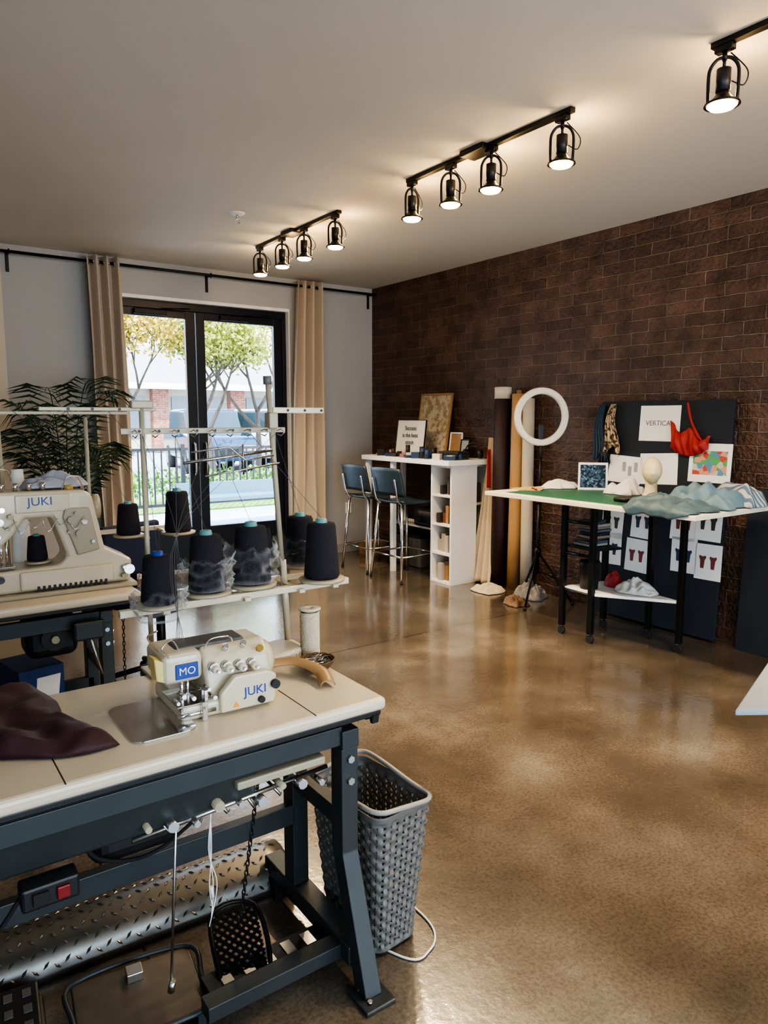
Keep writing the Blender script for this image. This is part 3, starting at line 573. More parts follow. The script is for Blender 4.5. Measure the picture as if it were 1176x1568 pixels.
# ------------------------------------------------------------------ woven hamper
HB=E('woven_laundry_basket',(1.10,1.63,0),.10)
gp=M('grey_wicker_plastic',(.14,.135,.128),.42,0,.1,20)
def rrp(t,w,h,r):
    pts=rr(w,h,r,5); 
    segs=[(Vector(pts[i]),Vector(pts[(i+1)%len(pts)])) for i in range(len(pts))]; L=[(b-a).length for a,b in segs]; T=sum(L); s=t*T
    for (a,b),l in zip(segs,L):
        if s<=l: 
            d=(b-a).normalized(); return a+d*s,Vector((d.y,-d.x))
        s-=l
    return Vector(pts[0]),Vector((1,0))
NU,NV,WN,ROWS=288,96,22,24
bm=bmesh.new(); G=[]
for i in range(NU):
    row=[]
    for j in range(NV+1):
        v=j/NV; z=.012+.43*v; w=.155+.055*v; h=.25+.08*v
        p_,n_=rrp(i/NU,w,h,.035); row_i=int(v*ROWS); ph=pi*row_i
        off=.0042*math.sin(i/NU*WN*2*pi+ph)*abs(math.sin(v*ROWS*pi))**.5 if .02<v<.95 else .004
        row.append(bm.verts.new((p_.x+n_.x*off,p_.y+n_.y*off,z)))
    G.append(row)
for i in range(NU):
    for j in range(NV):
        v=(j+.5)/NV; k=(i+.5)/NU*WN*2; fr=k-math.floor(k); fv=v*ROWS-math.floor(v*ROWS)
        if .03<v<.94 and (fr<.12 or fr>.88) and (fv<.26 or fv>.74): continue
        bm.faces.new((G[i][j],G[(i+1)%NU][j],G[(i+1)%NU][j+1],G[i][j+1]))
o=fin(HB,'weave',bm,gp,True); m_=o.modifiers.new('s','SOLIDIFY'); m_.thickness=.003
prism(HB,'bottom',rr(.15,.245,.035),.008,gp,'XY',.006,0)
tube(HB,'rim',[(rrp(i/80,.214,.334,.04)[0].x,rrp(i/80,.214,.334,.04)[0].y,.447+.012*math.cos(4*pi*i/80)) for i in range(80)],.007,M('light_grey_rim',(.30,.29,.27),.4),8,True)
tube(None,'white_cable',smoothpts([(1.0,1.75,.005),(1.1,1.46,.005),(1.18,1.44,.005),(1.24,1.50,.005),(1.25,1.62,.005),(1.22,1.8,.005)]),.003,paper)
# ------------------------------------------------------------------ craft desk with cube shelving
BT=E('craft_desk'); zt=1.125
bx(BT,'top',4.04,4.58,4.74,6.10,zt-.045,zt,white,.003)
def shelfunit(x0,x1,y0,y1,z1,n,front):
    t=.022; k='cube_%d_'%int(x0*100)
    if front=='-X':
        bx(BT,k+'near',x0,x1,y0,y0+t,0,z1,white); bx(BT,k+'far',x0,x1,y1-t,y1,0,z1,white); bx(BT,k+'back',x1-.01,x1,y0+t,y1-t,0,z1,white)
        for i in range(n+1): z=i*(z1-t)/n; bx(BT,k+'sh_%d'%i,x0,x1-.01,y0+t,y1-t,z,z+t,white)
    else:
        bx(BT,k+'near',x0,x0+t,y0,y1,0,z1,white); bx(BT,k+'far',x1-t,x1,y0,y1,0,z1,white); bx(BT,k+'back',x0+t,x1-t,y1-.01,y1,0,z1,white)
        for i in range(n+1): z=i*(z1-t)/n; bx(BT,k+'sh_%d'%i,x0+t,x1-t,y0,y1-.01,z,z+t,white)
shelfunit(4.12,4.42,4.79,5.08,1.078,4,'-X'); shelfunit(4.42,4.595,4.84,5.12,1.078,3,'-Y')
for i,(x,y) in enumerate(((4.09,6.05),(4.53,6.05),(4.09,5.62))): bx(BT,'leg_%d'%i,x-.022,x+.022,y-.022,y+.022,0,zt-.045,white)
bx(BT,'shelf_under',4.34,4.58,5.15,6.03,.42,.44,white); bx(BT,'shelf_leg_a',4.34,4.36,5.15,5.17,0,.42,white); bx(BT,'shelf_leg_b',4.34,4.36,6.01,6.03,0,.42,white)
bk=E('shelf_contents')
cols=[(.35,.2,.1),(.40,.35,.28),(.12,.09,.07),(.45,.40,.35),(.2,.07,.05),(.1,.15,.25),(.03,.03,.03),(.03,.03,.03)]
k=0
for z,n_ in ((.023,3),(.287,4),(.552,4),(.816,3)):
    y=4.83
    for _ in range(n_):
        w=U(.03,.06); hh=U(.07,.20); c=random.choice(cols); bx(bk,'item_%d'%k,4.14+U(0,.05),4.38,y,min(y+w-.002,5.05),z,z+hh,M('bk%d'%cols.index(c),c,.6)); y+=w+U(0,.01)
        k+=1
        if y>5.0: break
for z in (.023,.376,.728):
    x=4.45
    while x<4.54:
        w=U(.02,.05); hh=U(.12,.26); c=random.choice(cols); bx(bk,'item_%d'%k,x,x+w-.002,4.87,5.05,z,z+hh,M('bk%d'%cols.index(c),c,.6)); x+=w; k+=1
PR=E('black_printer',(4.46,5.45,.44)); bx(PR,'body',-.11,.11,-.18,.18,0,.17,blackp,.012); bx(PR,'tray',-.15,-.1,-.12,.12,.03,.04,M('grey_tray',(.1,.1,.1),.5)); bx(PR,'panel',-.115,-.108,-.1,.1,.1,.15,M('grey_tray',(.1,.1,.1),.5))
SB=E('storage_bins',(4.47,5.75,0))
for i in range(2): bx(SB,'bin_%d'%i,-.10,.10,-.2+.21*i,-.01+.21*i,0,.30,M('grey_bin',(.16,.16,.17),.5),.012); bx(SB,'lid_%d'%i,-.105,.105,-.205+.21*i,-.005+.21*i,.30,.325,blackp,.006)
seatm=M('slate_blue_seat',(.028,.048,.068),.45,0,.1,10)
def stool(x,y,rz=0):
    s=E('bar_stool',(x,y,0),rz)
    def seat(u,v):
        a=u*2-1;b=v*2-1; return Vector((-.19+.40*u,-.20+.40*v,.725+.012*b*b+.02*max(0,-a)**3))
    sheet(s,'seat',seat,16,16,seatm,.02)
    def back(u,v):
        b=u*2-1; return Vector((-.225-.05*v+.035*b*b,-.225*(1-.06*v)+.45*u*(1-.06*v),.80+.25*v-.01*b*b))
    sheet(s,'backrest',back,18,8,seatm,.016)
    for i,(sx,sy) in enumerate(((-1,-1),(-1,1),(1,1),(1,-1))):
        tube(s,'leg_%d'%i,[(.17*sx,.17*sy,.72),(.225*sx,.225*sy,.008)],.0125,chrome)
        cyl(s,'cap_%d'%i,(.225*sx,.225*sy,0),(.225*sx,.225*sy,.02),.015,rubber)
    for i,sy in enumerate((-1,1)): tube(s,'back_post_%d'%i,smoothpts([(-.16,.15*sy,.71),(-.215,.155*sy,.76),(-.235,.16*sy,.84),(-.255,.16*sy,.95)],5),.010,chrome)
    z=.24; q=.17+.055*(.72-z)/.72
    tube(s,'foot_ring',[(q,q,z),(q,-q,z),(-q,-q,z),(-q,q,z)],.009,chrome,8,True)
stool(4.01,5.33,.06); stool(4.02,5.86,.0)
cbx=E('cardboard_box',(4.42,6.45,0)); cb=M('cardboard',(.32,.2,.11),.8); bx(cbx,'body',-.12,.12,-.1,.1,0,.15,cb); bx(cbx,'tape',-.122,.122,-.02,.02,.148,.152,M('tape',(.45,.33,.2),.4))
wood=M('light_wood',(.36,.22,.11),.5,0,.2,20)
def panel(name,y0,y1,z0,z1,x,tilt,mat,frame=None,fw=.02,th_=.012):
    p_=E(name,(x,(y0+y1)/2,z0),0,0,tilt); w=y1-y0;h=z1-z0
    bx(p_,'panel',-th_/2,th_/2,-w/2,w/2,0,h,mat,.001)
    if frame:
        for nm,a,b,c,d_ in (('l',-w/2,-w/2+fw,0,h),('r',w/2-fw,w/2,0,h),('b',-w/2,w/2,0,fw),('t',-w/2,w/2,h-fw,h)): bx(p_,'frame_'+nm,-th_/2-.008,th_/2,a,b,c,d_,frame,.002)
    return p_
cork=blotch_mat('moodboard',[(.35,.3,.2),(.45,.4,.3),(.3,.25,.17),(.5,.45,.36)],30)
panel('framed_moodboard',5.32,5.80,zt,1.74,4.50,.14,cork,wood,.02)
p_=panel('lettering_sign',5.44,5.90,zt,1.48,4.32,.12,paper,M('black_frame',(.02,.02,.02),.4),.006)
for i,(s_,z_) in enumerate((('Success',.27),('is the best',.2),('stitch',.13))): text(p_,'line_%d'%i,s_,.06,(-.016,0,z_),(pi/2,0,-pi/2),blackp)
panel('picture_frame',4.98,5.10,zt,1.30,4.48,.15,M('photo_print',(.3,.28,.25),.5),black,.01)
panel('picture_frame',5.12,5.3,zt,1.36,4.52,.12,wood,white,.014)
DK=E('desk_clutter')
for i in range(34):
    x=U(4.08,4.28);y=U(4.82,6.0); w,l,h=U(.03,.08),U(.04,.14),U(.015,.06); c=random.choice([(.02,.02,.02),(.02,.02,.02),(.02,.05,.12),(.3,.16,.16),(.4,.36,.32),(.6,.58,.55)])
    if i%3: box(DK,'item_%d'%i,(x,y,zt+h/2),(w,l,h),M('cl%s'%str(c),c,.5),(0,0,U(0,3)))
    else: cyl(DK,'item_%d'%i,(x,y,zt),(x,y,zt+h*2),.022,M('cl%s'%str(c),c,.5))
for i in range(3): box(DK,'book_%d'%i,(4.26,4.93,zt+.012+i*.025),(.16,.22,.022),M('bk%d'%(6 if i else 5),(.03,.03,.03),.5),(0,0,.1*i))
cloth('blue_fabric_scrap',4.22,5.30,zt,.10,.20,.09,M('royal_blue_cloth',(.02,.07,.2),.6),3,0,14)
cloth('pink_fabric_scrap',4.22,5.93,zt,.08,.08,.07,M('pink_cloth',(.4,.25,.25),.7),5,0,14)
HP=E('headphones',(4.40,4.83,zt+.07),.5); tube(HP,'band',[(0,.07*math.cos(t*pi/12),.075*math.sin(t*pi/12)) for t in range(13)],.007,blackp)
for s_ in (-1,1): cyl(HP,'cup_%d'%s_,(0,.055*s_,-.02),(0,.085*s_,-.02),.042,blackp)
# ------------------------------------------------------------------ fabric rolls
def roll(name,x,y,h,r,mat,lean=(0,0)):
    o=E(name,(x,y,0)); o.rotation_euler=(lean[0],lean[1],0)
    lathe(o,'wound_fabric',[(.02,.0),(r,.0),(r*1.01,h*.3),(r,h-.004),(r-.006,h),(.022,h-.002)],mat,n=36,fn=lambda v:Vector((v.x*(1+.012*math.sin(v.z*9+math.atan2(v.y,v.x)*3)),v.y,v.z)))
    lathe(o,'core_tube',[(.022,.002),(.022,h+.03),(.017,h+.03),(.017,.002)],cb)
    return o
ro=roll('maroon_fabric_roll',4.48,4.56,1.70,.072,M('dark_maroon_roll',(.026,.008,.011),.5,0,.2,30,.2,200),(0,.01))
cyl(ro,'pale_end',(0,0,1.66),(0,0,1.76),.0745,M('pale_roll_end',(.6,.56,.5),.7))
roll('tan_fabric_roll',4.51,4.40,1.70,.058,M('tan_roll',(.40,.24,.11),.6,0,.1,10,.15,90),(.0,.01))
roll('white_fabric_roll',4.52,4.26,1.66,.05,M('white_roll',(.50,.45,.37),.6,0,.1,10,.2,90),(-.02,.01))
hangm=M('ivory_cloth',(.58,.49,.36),.75,0,.1,20,.2,200,sheen=.1)
def hang(u,v):
    z=1.30*(1-v)+.02; w=.07+.20*v; y=-w/2+w*u; x=.028*math.cos(u*20+v*2)*(.4+.6*v)-.10*v*v
    return Vector((x,y,z))
sheet(None,'draped_ivory_fabric',hang,50,40,hangm,.003,(4.50,4.70,0))
def hang2(u,v):
    z=1.22-.34*v; w=.022+.02*v; return Vector((.012*math.cos(u*14),-w/2+w*u,z))
sheet(None,'red_fabric_strip',hang2,20,20,M('red_cloth',(.34,.025,.02),.65),.002,(4.44,4.665,0))
cloth('fabric_remnants',4.28,4.48,0,.12,.14,.09,hangm,4,0,12); cloth('fabric_remnants',4.42,4.10,0,.12,.13,.20,M('grey_check_cloth',(.26,.24,.21),.7,var=.5,scale=30),8,0,14); cloth('brown_fabric_scrap',4.15,4.01,0,.09,.10,.10,M('brown_cloth',(.2,.11,.06),.7),12,0,14)
# ------------------------------------------------------------------ ring light on tripod
RL=E('ring_light',(4.30,3.93,0),0)
cyl(RL,'pole_low',(0,0,.25),(0,0,.85),.013,black); cyl(RL,'pole_mid',(0,0,.8),(0,0,1.2),.010,black); cyl(RL,'collar',(0,0,.82),(0,0,.87),.019,black); cyl(RL,'neck',(0,0,1.18),(0,0,1.29),.012,blackp); cyl(RL,'hub',(0,0,.40),(0,0,.46),.024,black)
for i,(x,y) in enumerate(((-.24,-.10),(.12,.28),(.2,-.2))):
    tube(RL,'leg_%d'%i,[(0,0,.43),(x,y,.015)],.010,black); tube(RL,'brace_%d'%i,[(0,0,.27),(x*.5,y*.5,.22)],.006,black); cyl(RL,'foot_%d'%i,(x,y,0),(x,y,.03),.014,rubber)
rg=E('ring_head'); rg.parent=RL; rg.location=(0,-.0,1.505); rg.rotation_euler=(0,0,math.radians(-22))
bm=bmesh.new()
def ringprof(prof,n=64):
    rings=[]
    for k in range(n):
        a=2*pi*k/n; rings.append([bm.verts.new((r*math.cos(a),y,r*math.sin(a))) for r,y in prof])
    for i in range(n):
        A=rings[i];B=rings[(i+1)%n]
        for j in range(len(prof)): bm.faces.new((A[j],A[(j+1)%len(prof)],B[(j+1)%len(prof)],B[j]))
ringprof([(.178,-.012),(.185,-.018),(.218,-.018),(.226,-.012),(.226,.012),(.178,.012)])
fin(rg,'ring_body',bm,M('ring_diffuser',(.74,.69,.60),.5,var=.02),False)
bm=bmesh.new(); ringprof([(.176,.012),(.228,.012),(.222,.024),(.182,.024)]); fin(rg,'ring_back',bm,M('ring_back',(.6,.58,.55),.5),False)
bx(rg,'phone_clip',-.015,.015,-.02,.02,-.175,-.06,blackp,.004); 
# ------------------------------------------------------------------ cutting table
CT=E('cutting_table'); zc=.97
bx(CT,'top',3.60,4.42,2.17,3.82,zc-.03,zc,M('ivory_top',(.70,.65,.53),.4,var=.03),.004)
bx(CT,'cutting_mat',3.66,4.38,2.32,3.66,zc,zc+.003,M('green_cutting_mat',(.03,.12,.08),.5,0,.1,10),.001)
posts=[(3.84,3.27),(3.82,3.01),(4.12,2.55),(4.20,3.2),(4.24,2.86)]
for i,(x,y) in enumerate(posts):
    bx(CT,'post_%d'%i,x-.018,x+.018,y-.018,y+.018,.06,zc-.03,black); cyl(CT,'caster_%d'%i,(x-.012,y,.026),(x+.012,y,.026),.026,rubber); cyl(CT,'stem_%d'%i,(x,y,.05),(x,y,.07),.012,steel)
for i,z in enumerate((.32,.58,.80)):
    P_=[(3.82,3.01),(3.84,3.27),(4.20,3.2),(4.12,2.55)]
    if i==0: prism(CT,'shelf_%d'%i,P_,.02,white,'XY',z,.002)
    tube(CT,'rail_%d'%i,[(x,y,z) for x,y in (P_[0],P_[1])],.012,black)
    if i<1: tube(CT,'rail_b_%d'%i,[(x,y,z) for x,y in (P_[2],P_[1])],.010,black)
prism(CT,'book_shelf',[(3.82,3.01),(3.84,3.27),(4.1,3.2),(4.05,2.95)],.015,black,'XY',.62,.002)
tube(CT,'apron',[(3.84,3.27,.93),(3.82,3.01,.93),(4.12,2.55,.93)],.012,black)
BK=E('magazine_stack',(3.95,3.12,.636),.1)
for i in range(9): box(BK,'magazine_%d'%i,(U(-.015,.015),U(-.015,.015),.012+.019*i),(.17,.15,.016),M('mag%d'%(i%7),[(.3,.3,.28),(.06,.09,.12),(.12,.05,.04),(.2,.18,.15),(.03,.03,.04),(.10,.12,.15),(.2,.18,.15)][i%7],.5),(0,0,U(-.3,.3)))
TC=E('black_waste_bin',(3.93,3.12,.34)); lathe(TC,'bin',[(0,0),(.06,0),(.068,.16),(.07,.19),(.066,.19),(.058,.01)],blackp)
cloth('white_garment_pile',4.09,2.86,.34,.09,.13,.13,clothw,4,.3,13); cloth('red_garment',4.12,3.06,.34,.05,.06,.16,M('red_cloth',(.4,.03,.03),.65),7,0,14)
TB=E('tablet',(4.27,3.39,zc+.003)); TB.rotation_euler=(math.radians(-14),0,math.radians(-50))
bx(TB,'body',-.105,.105,0,.008,0,.205,M('tablet_white',(.75,.76,.78),.3),.003); bx(TB,'screen',-.09,.09,-.0012,0,.018,.187,blotch_mat('tablet_screen',[(.02,.04,.08),(.05,.1,.18),(.01,.02,.04),(.12,.2,.3)],70,.15),0); bx(TB,'stand',-.05,.05,.008,.07,0,.01,blackp)
HD=E('mannequin_head',(4.10,2.79,zc+.003),math.radians(130)); HD.scale=(1.1,1.1,1.05); foam=M('cream_foam',(.62,.50,.32),.6,0,.05,20)
lathe(HD,'neck_base',[(0,0),(.052,0),(.05,.02),(.036,.05),(.034,.10),(.04,.13)],foam)
bm=bmesh.new(); bmesh.ops.create_uvsphere(bm,u_segments=32,v_segments=24,radius=1)
for v in bm.verts:
    q=v.co.copy(); x,y,z=q.x*.058,q.y*.075,q.z*.085
    if z<0: x*=1-.35*(z/.085)**2; y*=1-.1*(z/.085)**2
    if y>0.02:
        y+=.016*math.exp(-((x/.009)**2+((z+.012)/.016)**2)); y-=.009*(math.exp(-(((x-.022)/.011)**2+((z-.008)/.009)**2))+math.exp(-(((x+.022)/.011)**2+((z-.008)/.009)**2)))
        y+=.005*math.exp(-((x/.016)**2+((z+.042)/.006)**2)); y+=.006*math.exp(-((x/.02)**2+((z+.066)/.012)**2))
    else: y-=.006
    v.co=Vector((x,y,z))
fin(HD,'face',bm,foam,True,(0,.008,.175))
denim=M('pale_blue_cloth',(.10,.17,.21),.6,0,.15,20,.2,200,sheen=.1)
cloth('teal_fabric',3.74,2.44,zc+.003,.17,.26,.10,M('teal_blue_cloth',(.05,.09,.11),.55,0,.15,20,.2,200,sheen=.1),2,0,10,edge=3.60,drop=.11,amp=1.3)
cloth('pale_blue_fabric',4.00,2.38,zc+.003,.14,.22,.19,denim,6,.2,8,amp=1.2)
cloth('striped_fabric',4.26,2.31,zc+.003,.12,.18,.22,stripe_mat('stripe_cloth',(.36,.37,.37),(.08,.13,.20),14),9,0,8)
cloth('white_fabric',4.19,3.64,zc+.003,.11,.12,.09,clothw,13,0,12); cloth('white_fabric',4.22,3.07,zc+.003,.10,.13,.16,clothw,21,0,11)
BG=E('black_sewing_case',(3.86,2.78,zc+.003),.2); bx(BG,'case',-.06,.06,-.08,.08,0,.03,blackp,.012,3); tube(BG,'handle',smoothpts([(-.06,-.03,.02),(-.09,-.02,.022),(-.09,.02,.022),(-.06,.03,.02)]),.005,blackp)
PP=E('yellow_pattern_papers',(3.98,3.70,zc+.001),.2)
for i in range(4): box(PP,'sheet_%d'%i,(U(-.08,.08),U(-.05,.05),.002+.002*i),(.24,.16,.0015),M('yellow_paper',(.55,.42,.15),.7) if i!=2 else paper,(0,0,U(-.5,.5)),0)
cyl(PP,'marker',(-.12,-.1,.012),(-.05,-.02,.012),.006,M('red_switch',(.5,.02,.02),.3))
bm_=M('slate_foam_board',(.016,.022,.032),.7,0,.08,5)
BD=E('pin_board',(4.47,3.035,.02),0,0,.055)
bx(BD,'board',0,.02,-.52,.52,0,1.60,bm_,.002)
def pin(k,y,z,w,h,mat,rot=0):
    box(BD,k,(-.0025,y-3.035,z-.02),(.0012,w,h),mat,(rot,0,0),0)
pin('logo_sheet',3.05,1.46,.32,.25,paper); text(BD,'logo_text','VERTICAL',.05,(-.004,.015,1.44),(pi/2,0,-pi/2),M('grey_ink',(.15,.15,.15),.6))
pin('sketch_a',3.31,1.12,.28,.2,paper,.05); pin('sketch_b',3.03,1.14,.30,.22,paper,-.05)
for i in range(3): box(BD,'sketch_line_%d'%i,(-.0036,.28-.05*i,1.12-.03*(i%2)),(.0008,.03,.07),M('pencil_tone',(.35,.33,.33),.8),(0,0,0),0)
pin('photo_collage',2.65,1.20,.30,.26,paper); 
box(BD,'collage_print',(-.0035,2.65-3.035,1.18),(.001,.24,.16),blotch_mat('collage',[(.5,.08,.06),(.1,.35,.12),(.5,.45,.4),(.1,.25,.4),(.6,.3,.2)],28),(0,0,0),0)
for i,(y,z) in enumerate(((3.38,.52),(3.15,.50),(3.38,.72),(3.12,.75),(2.80,.78),(2.62,.80),(2.78,.56),(2.60,.54))):
    pin('garment_sheet_%d'%i,y,z,.19,.24,paper,U(-.05,.05))
    for j in range(2): prism(BD,'garment_fig_%d_%d'%(i,j),[(a_+y-3.035-.035+.075*j,b_+z-.02) for a_,b_ in ((-.012,-.045),(.012,-.045),(.016,.01),(.026,.03),(.02,.042),(.008,.036),(-.008,.036),(-.02,.042),(-.026,.03),(-.016,.01))],.001,M('figure_ink%d'%(i%3),[(.03,.05,.1),(.2,.05,.05),(.05,.05,.05)][i%3],.6),'YZ',-.0045,0)
def hangcloth(par,name,y,z,w0,w1,h,mat,fr=5):
    def f(u,v):
        w=w0+(w1-w0)*v; yy=(u-.5)*w+.02*math.sin(v*5); return Vector((-.02-.012*math.cos(u*fr*2*pi)-.01*v,y-3.035+yy,z-.02-h*v-.03*math.sin(u*9)*v))
    return sheet(par,name,f,40,20,mat,.002)
hangcloth(BD,'navy_swatch',3.53,1.60,.05,.14,.40,M('navy_cloth',(.03,.06,.10),.7)); hangcloth(BD,'leopard_swatch',3.43,1.60,.04,.15,.34,blotch_mat('leopard',[(.45,.33,.2),(.5,.4,.27),(.08,.05,.03)],60),4); hangcloth(BD,'black_swatch',3.49,1.38,.05,.10,.20,blackp)
redc=M('red_cloth',(.4,.03,.03),.65)
tube(BD,'bralette_straps',smoothpts([(-.02,-.30,1.34),(-.02,-.24,1.45),(-.02,-.20,1.58),(-.02,-.24,1.45),(-.02,-.34,1.30)],6),.008,redc)
def bra(u,v):
    a=u*2-1; z=1.40-.16*v+.05*a*a*v+.03*math.cos(a*2*pi)*(1-v)+.05*(1-v)*a; y=-.235+.15*a*(1-.1*v); x=-.02-.035*abs(math.sin(a*pi))*math.sin(v*pi)-.008*math.sin(u*40+v*5)
    return Vector((x,y,z-.02))
sheet(BD,'red_bralette',bra,40,16,redc,.003)
B2=E('foam_board',(4.49,1.90,.0),0,0,.06); bx(B2,'board',0,.02,-.52,.48,0,1.05,bm_,.002)
IB=E('ironing_board',(1.415,.745,.9)); IB.rotation_euler=(0,0,math.radians(-6))
pr=[(0,-.005),(.45,.19),(1.2,.19),(1.2,-.16),(.30,-.16)]
prism(IB,'pad',pr,.014,M('ironing_cover',(.24,.27,.31),.8,0,.08,30,.1,200),'XY',-.014,.004,seg=2); tube(IB,'leg_a',[(.55,.12,-.02),(1.1,.2,-.89)],.012,steel); tube(IB,'leg_b',[(1.1,.0,-.02),(.75,-.0,-.89)],.012,steel)
tube(IB,'foot_a',[(1.1,-.15,-.888),(1.1,.2,-.888)],.012,steel); tube(IB,'foot_b',[(.75,-.05,-.888),(.75,.2,-.888)],.012,steel)
# ------------------------------------------------------------------ palm
PL=E('potted_palm',(1.16,5.75,0)); leaf=M('palm_leaf',(.022,.055,.030),.5,0,.4,6)
lathe(PL,'pot',[(0,0),(.15,0),(.19,.36),(.2,.38),(.18,.38),(.16,.33),(0,.33)],M('white_pot',(.6,.6,.58),.4)); 
bm=bmesh.new()
for i in range(13):
    a=i*2.4+U(-.2,.2); L=U(.5,.9); up=U(1.0,2.0); base=Vector((.03*math.cos(a),.03*math.sin(a),.35)); pts=[]
    for k in range(13):
        t=k/12; pts.append(base+Vector((math.cos(a)*L*.55*t**1.5,math.sin(a)*L*.55*t**1.5,up*(1.25*t-.55*t**3)+.1*t)))
    pts=[Vector((max(-.26,min(.34,p_.x)),min(.70,p_.y),p_.z)) for p_ in pts]
    sweep(bm,pts,[.008*(1-.8*k/12) for k in range(13)],5)
    for k in range(4,13):
        for sub in (0,.5):
            kk=min(k+sub,12); i0=int(kk); p_=pts[i0].lerp(pts[min(i0+1,12)],kk-i0); tg=(pts[min(i0+1,12)]-pts[i0-1]).normalized()
            sd=tg.cross(Vector((0,0,1))); 
            if sd.length<.05: continue
            sd.normalize(); ln=.24*math.sin(pi*min(1,(kk-3)/10))**.6+.06
            for s_ in (-1,1):
                dr=(sd*s_*.8+tg*.6+Vector((0,0,-.25))).normalized(); w=tg*.010; mid=p_+dr*ln*.5+Vector((0,0,.015)); tip=p_+dr*ln+Vector((0,0,-.04*ln/.2))
                tip.y=min(tip.y,.82)
                v1=bm.verts.new(p_);v2=bm.verts.new(mid-w);v3=bm.verts.new(tip);v4=bm.verts.new(mid+w); bm.faces.new((v1,v2,v3,v4))
fin(PL,'fronds',bm,leaf); cyl(PL,'soil',(0,0,.30),(0,0,.335),.165,M('soil',(.03,.02,.015),.9))
# ------------------------------------------------------------------ exterior
bx(None,'patio_ground',-10,40,6.95,11.3,-.12,-.02,M('patio_concrete',(.46,.50,.54),.8,0,.15,3,.2,40),0)
bx(None,'grass_strip',-10,40,11.3,13.6,-.12,.0,M('grass',(.20,.34,.07),.9,0,.4,8,.8,60),0)
bx(None,'parking_ground',-20,60,13.6,60,-.14,-.03,M('asphalt',(.36,.36,.37),.9,0,.15,3,.2,50),0)
RLg=E('patio_railing',(0,11.2,-.02)); dk=M('dark_railing',(.02,.023,.026),.4,.3)
for z in (.12,1.0): bx(RLg,'rail_%d'%(z*100),0,12,-.02,.02,z,z+.045,dk)
bm=bmesh.new()
for i in range(100):
    r_=bmesh.ops.create_cube(bm,size=1,matrix=Matrix.Translation((.06+i*.12,0,.56))@Matrix.Diagonal((.022,.022,.88,1)))
fin(RLg,'balusters',bm,dk)
for i in range(7): bx(RLg,'post_%d'%i,i*2-.03,i*2+.03,-.03,.03,0,1.1,dk)
PW=E('patio_bench',(4.2,9.4,-.02)); bl=M('patio_teal',(.10,.19,.24),.5)
bx(PW,'seat',-.9,.9,-.25,.25,.40,.45,bl); bx(PW,'back',-.9,.9,.22,.27,.45,.62,bl)
for i,(x,y) in enumerate(((-.8,-.2),(.8,-.2),(-.8,.2),(.8,.2))): bx(PW,'leg_%d'%i,x-.03,x+.03,y-.03,y+.03,0,.4,bl)
def foliage(bm,c,r,n,s):
    for i in range(n):
        d_=Vector((random.gauss(0,1),random.gauss(0,1),random.gauss(0,.8))); d_=d_.normalized()*(r*R()**.45); q=c+d_
        a=Vector((U(-1,1),U(-1,1),U(-1,1))).normalized()*s; b=a.cross(Vector((U(-1,1),U(-1,1),U(-1,1)))).normalized()*s*.6
        bm.faces.new([bm.verts.new(q+a),bm.verts.new(q+b),bm.verts.new(q-a),bm.verts.new(q-b)])
HG=E('shrub_row',(0,12.3,0)); bm=bmesh.new()
for i in range(16): foliage(bm,Vector((2.5+i*.45+U(-.1,.1),U(-.2,.2),.37)),.30,170,.05)
fin(HG,'leaves',bm,M('shrub_leaf',(.16,.32,.07),.6,0,.5,3))
bark=M('bark',(.07,.055,.045),.9,0,.3,20)
lf1=M('yellow_leaf',(.42,.30,.035),.6,0,.35,2); lf2=M('lime_leaf',(.28,.29,.04),.6,0,.4,2)
def tree(x,y,h,spread,mat,seed):
    random.seed(seed); t=E('street_tree',(x,y,-.05)); bm=bmesh.new(); bl_=bmesh.new()
    def br(p0,d_,L,r,dep):
        pts=[p0];p_=p0;dd=d_
        for k in range(4):
            dd=(dd+Vector((U(-.12,.12),U(-.12,.12),U(-.02,.12)))).normalized(); p_=p_+dd*L/4; pts.append(p_)
        sweep(bm,pts,[r*(1-.11*k) for k in range(5)],6)
        if dep<=1: foliage(bl_,p_,.40,60 if dep==0 else 30,.050)
        if dep>0:
            for k in range(3 if dep>1 else 4):
                a=U(0,2*pi); nd_=(dd*U(.8,1.2)+Vector((math.cos(a),math.sin(a),U(-.1,.4)))*spread).normalized(); br(pts[-1] if k else pts[3],nd_,L*U(.62,.8),r*.55,dep-1)
    br(Vector((0,0,0)),Vector((0,0,1)),h*.34,.085,4)
    fin(t,'branches',bm,bark,True); fin(t,'leaves',bl_,mat)
tree(5.9,14.6,4.6,.95,lf2,3); tree(4.0,14.9,5.0,.95,lf1,11); tree(7.4,15.6,5.0,.95,lf2,5)
random.seed(9)
BL=E('brick_office_building',(0,0,0)); rb=brick_mat('red_brick',(.26,.09,.06),(.32,.12,.08),(.35,.3,.26),.25,.08,.01,('X','Z'),.005,.8)
bx(BL,'walls',-6,40,32,44,0,2.9,M('stucco',(.42,.38,.32),.8),0)
for i in range(12):
    x=-4+i*3.6; bx(BL,'pier_%d'%i,x-.35,x+.35,31.6,32.1,0,2.9,rb,0); bx(BL,'glazing_%d'%i,x+.6,x+3.0,31.93,31.99,.6,2.4,M('far_window',(.10,.14,.17),.1),0); bx(BL,'mullion_%d'%i,x+1.75,x+1.85,31.88,31.93,.6,2.4,white,0)
prism(BL,'roof',[(30.8,2.8),(38,5.2),(45,2.8)],48,M('shingle_roof',(.28,.27,.27),.9,0,.2,4,.3,30),'YZ',-7,0); bx(BL,'fascia',-7,41,30.7,30.85,2.7,2.95,tw,0)
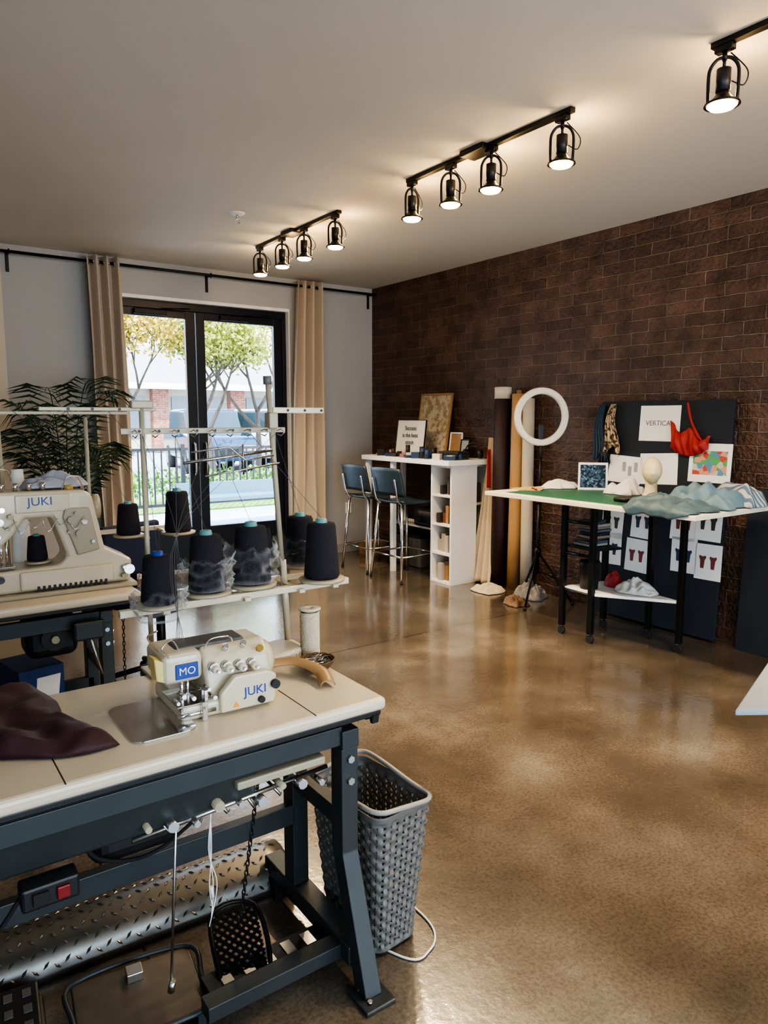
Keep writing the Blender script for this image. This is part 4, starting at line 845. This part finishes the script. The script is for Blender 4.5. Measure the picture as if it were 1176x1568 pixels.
def car(x,y,mat,rz,suv):
    c=E('parked_car',(x,y,-.03),rz); w=1.85
    if suv:
        body=[(-2.3,.35),(2.3,.35),(2.35,.75),(2.25,1.02),(1.2,1.12),(-2.2,1.15),(-2.35,.9)]; gh=[(-2.15,1.1),(1.2,1.1),(.55,1.72),(-1.9,1.75)]
    else:
        body=[(-2.3,.3),(2.25,.3),(2.3,.62),(2.1,.85),(1.1,.95),(-1.7,.98),(-2.25,.92),(-2.35,.6)]; gh=[(-1.7,.95),(1.1,.93),(.35,1.42),(-1.0,1.45)]
    prism(c,'body',body,w,mat,'XZ',-w/2,.09,seg=3); prism(c,'greenhouse',gh,w-.3,M('car_glass',(.03,.05,.06),.08),'XZ',-(w-.3)/2,.06,seg=3)
    bx(c,'roof',gh[3][0]+.08,gh[2][0]-.08,-(w-.4)/2,(w-.4)/2,gh[2][1]-.02,gh[2][1]+.05,mat,.03)
    for i,(a,b) in enumerate(((1.4,1),(1.4,-1),(-1.45,1),(-1.45,-1))):
        cyl(c,'tyre_%d'%i,(a,b*.72,.34),(a,b*.94,.34),.34,rubber,n=28); cyl(c,'hub_%d'%i,(a,b*.94,.34),(a,b*.95,.34),.21,steel,n=16)
    for s_ in (-1,1):
        bx(c,'headlight_%d'%s_,2.2,2.36,s_*.62-.2,s_*.62+.2,.62,.78,chrome,.02); bx(c,'mirror_%d'%s_,.85,1.0,s_*1.0-.08,s_*1.0+.08,.98,1.12,mat,.03)
    bx(c,'grille',2.3,2.37,-.4,.4,.5,.75,blackp,.01)
car(8.1,20.5,M('blue_car_paint',(.02,.07,.13),.2,.3,coat=1),math.radians(-100),True); car(10.0,19.6,M('white_car_paint',(.7,.72,.74),.2,0,coat=1),math.radians(-70),True)
car(4.6,23,M('silver_car_paint',(.4,.42,.44),.25,.3,coat=1),math.radians(-90),False)
# ------------------------------------------------------------------ light
W=bpy.data.worlds.new('sky'); SC.world=W; W.use_nodes=True; nt=W.node_tree; bg=nt.nodes['Background']
tc=nd(nt,'ShaderNodeTexCoord'); sp=nd(nt,'ShaderNodeSeparateXYZ'); nt.links.new(tc.outputs['Generated'],sp.inputs[0])
r=ramp(nt,[(0,(.85,.93,1)),(.2,(.66,.83,1)),(1,(.42,.64,1))]); nt.links.new(sp.outputs['Z'],r.inputs[0]); nt.links.new(r.outputs[0],bg.inputs[0]); bg.inputs[1].default_value=6.5
s=bpy.data.lights.new('sun','SUN'); s.energy=9; s.angle=.01; s.color=(1,.93,.82); so=bpy.data.objects.new('sun',s); COL.objects.link(so); so.rotation_euler=Vector((.35,.55,-.8)).to_track_quat('-Z','Y').to_euler()
def portal(loc,rot,sx,sy):
    l=bpy.data.lights.new('portal','AREA'); l.shape='RECTANGLE'; l.size=sx; l.size_y=sy; l.cycles.is_portal=True
    o=bpy.data.objects.new('daylight_portal',l); COL.objects.link(o); o.location=loc; o.rotation_euler=rot
portal((2.65,6.93,1.4),(-pi/2,0,0),1.8,2.4); portal((1.5,RY0-.15,1.45),(pi/2,0,0),5.4,2.3); portal((RX0-.15,-1.2,1.45),(0,-pi/2,0),2.3,2.4)
# ------------------------------------------------------------------ camera
cam=bpy.data.objects.new('camera',bpy.data.cameras.new('camera')); COL.objects.link(cam)
cam.location=(0,0,1.5); cam.rotation_euler=(pi/2-math.radians(7.5),0,-math.radians(35.3))
cam.data.sensor_fit='VERTICAL'; cam.data.sensor_height=36; cam.data.lens=36*1100/1568; cam.data.clip_start=.02
SC.camera=cam
SC.view_settings.view_transform='AgX'; SC.view_settings.look='AgX - High Contrast'; SC.view_settings.exposure=.4
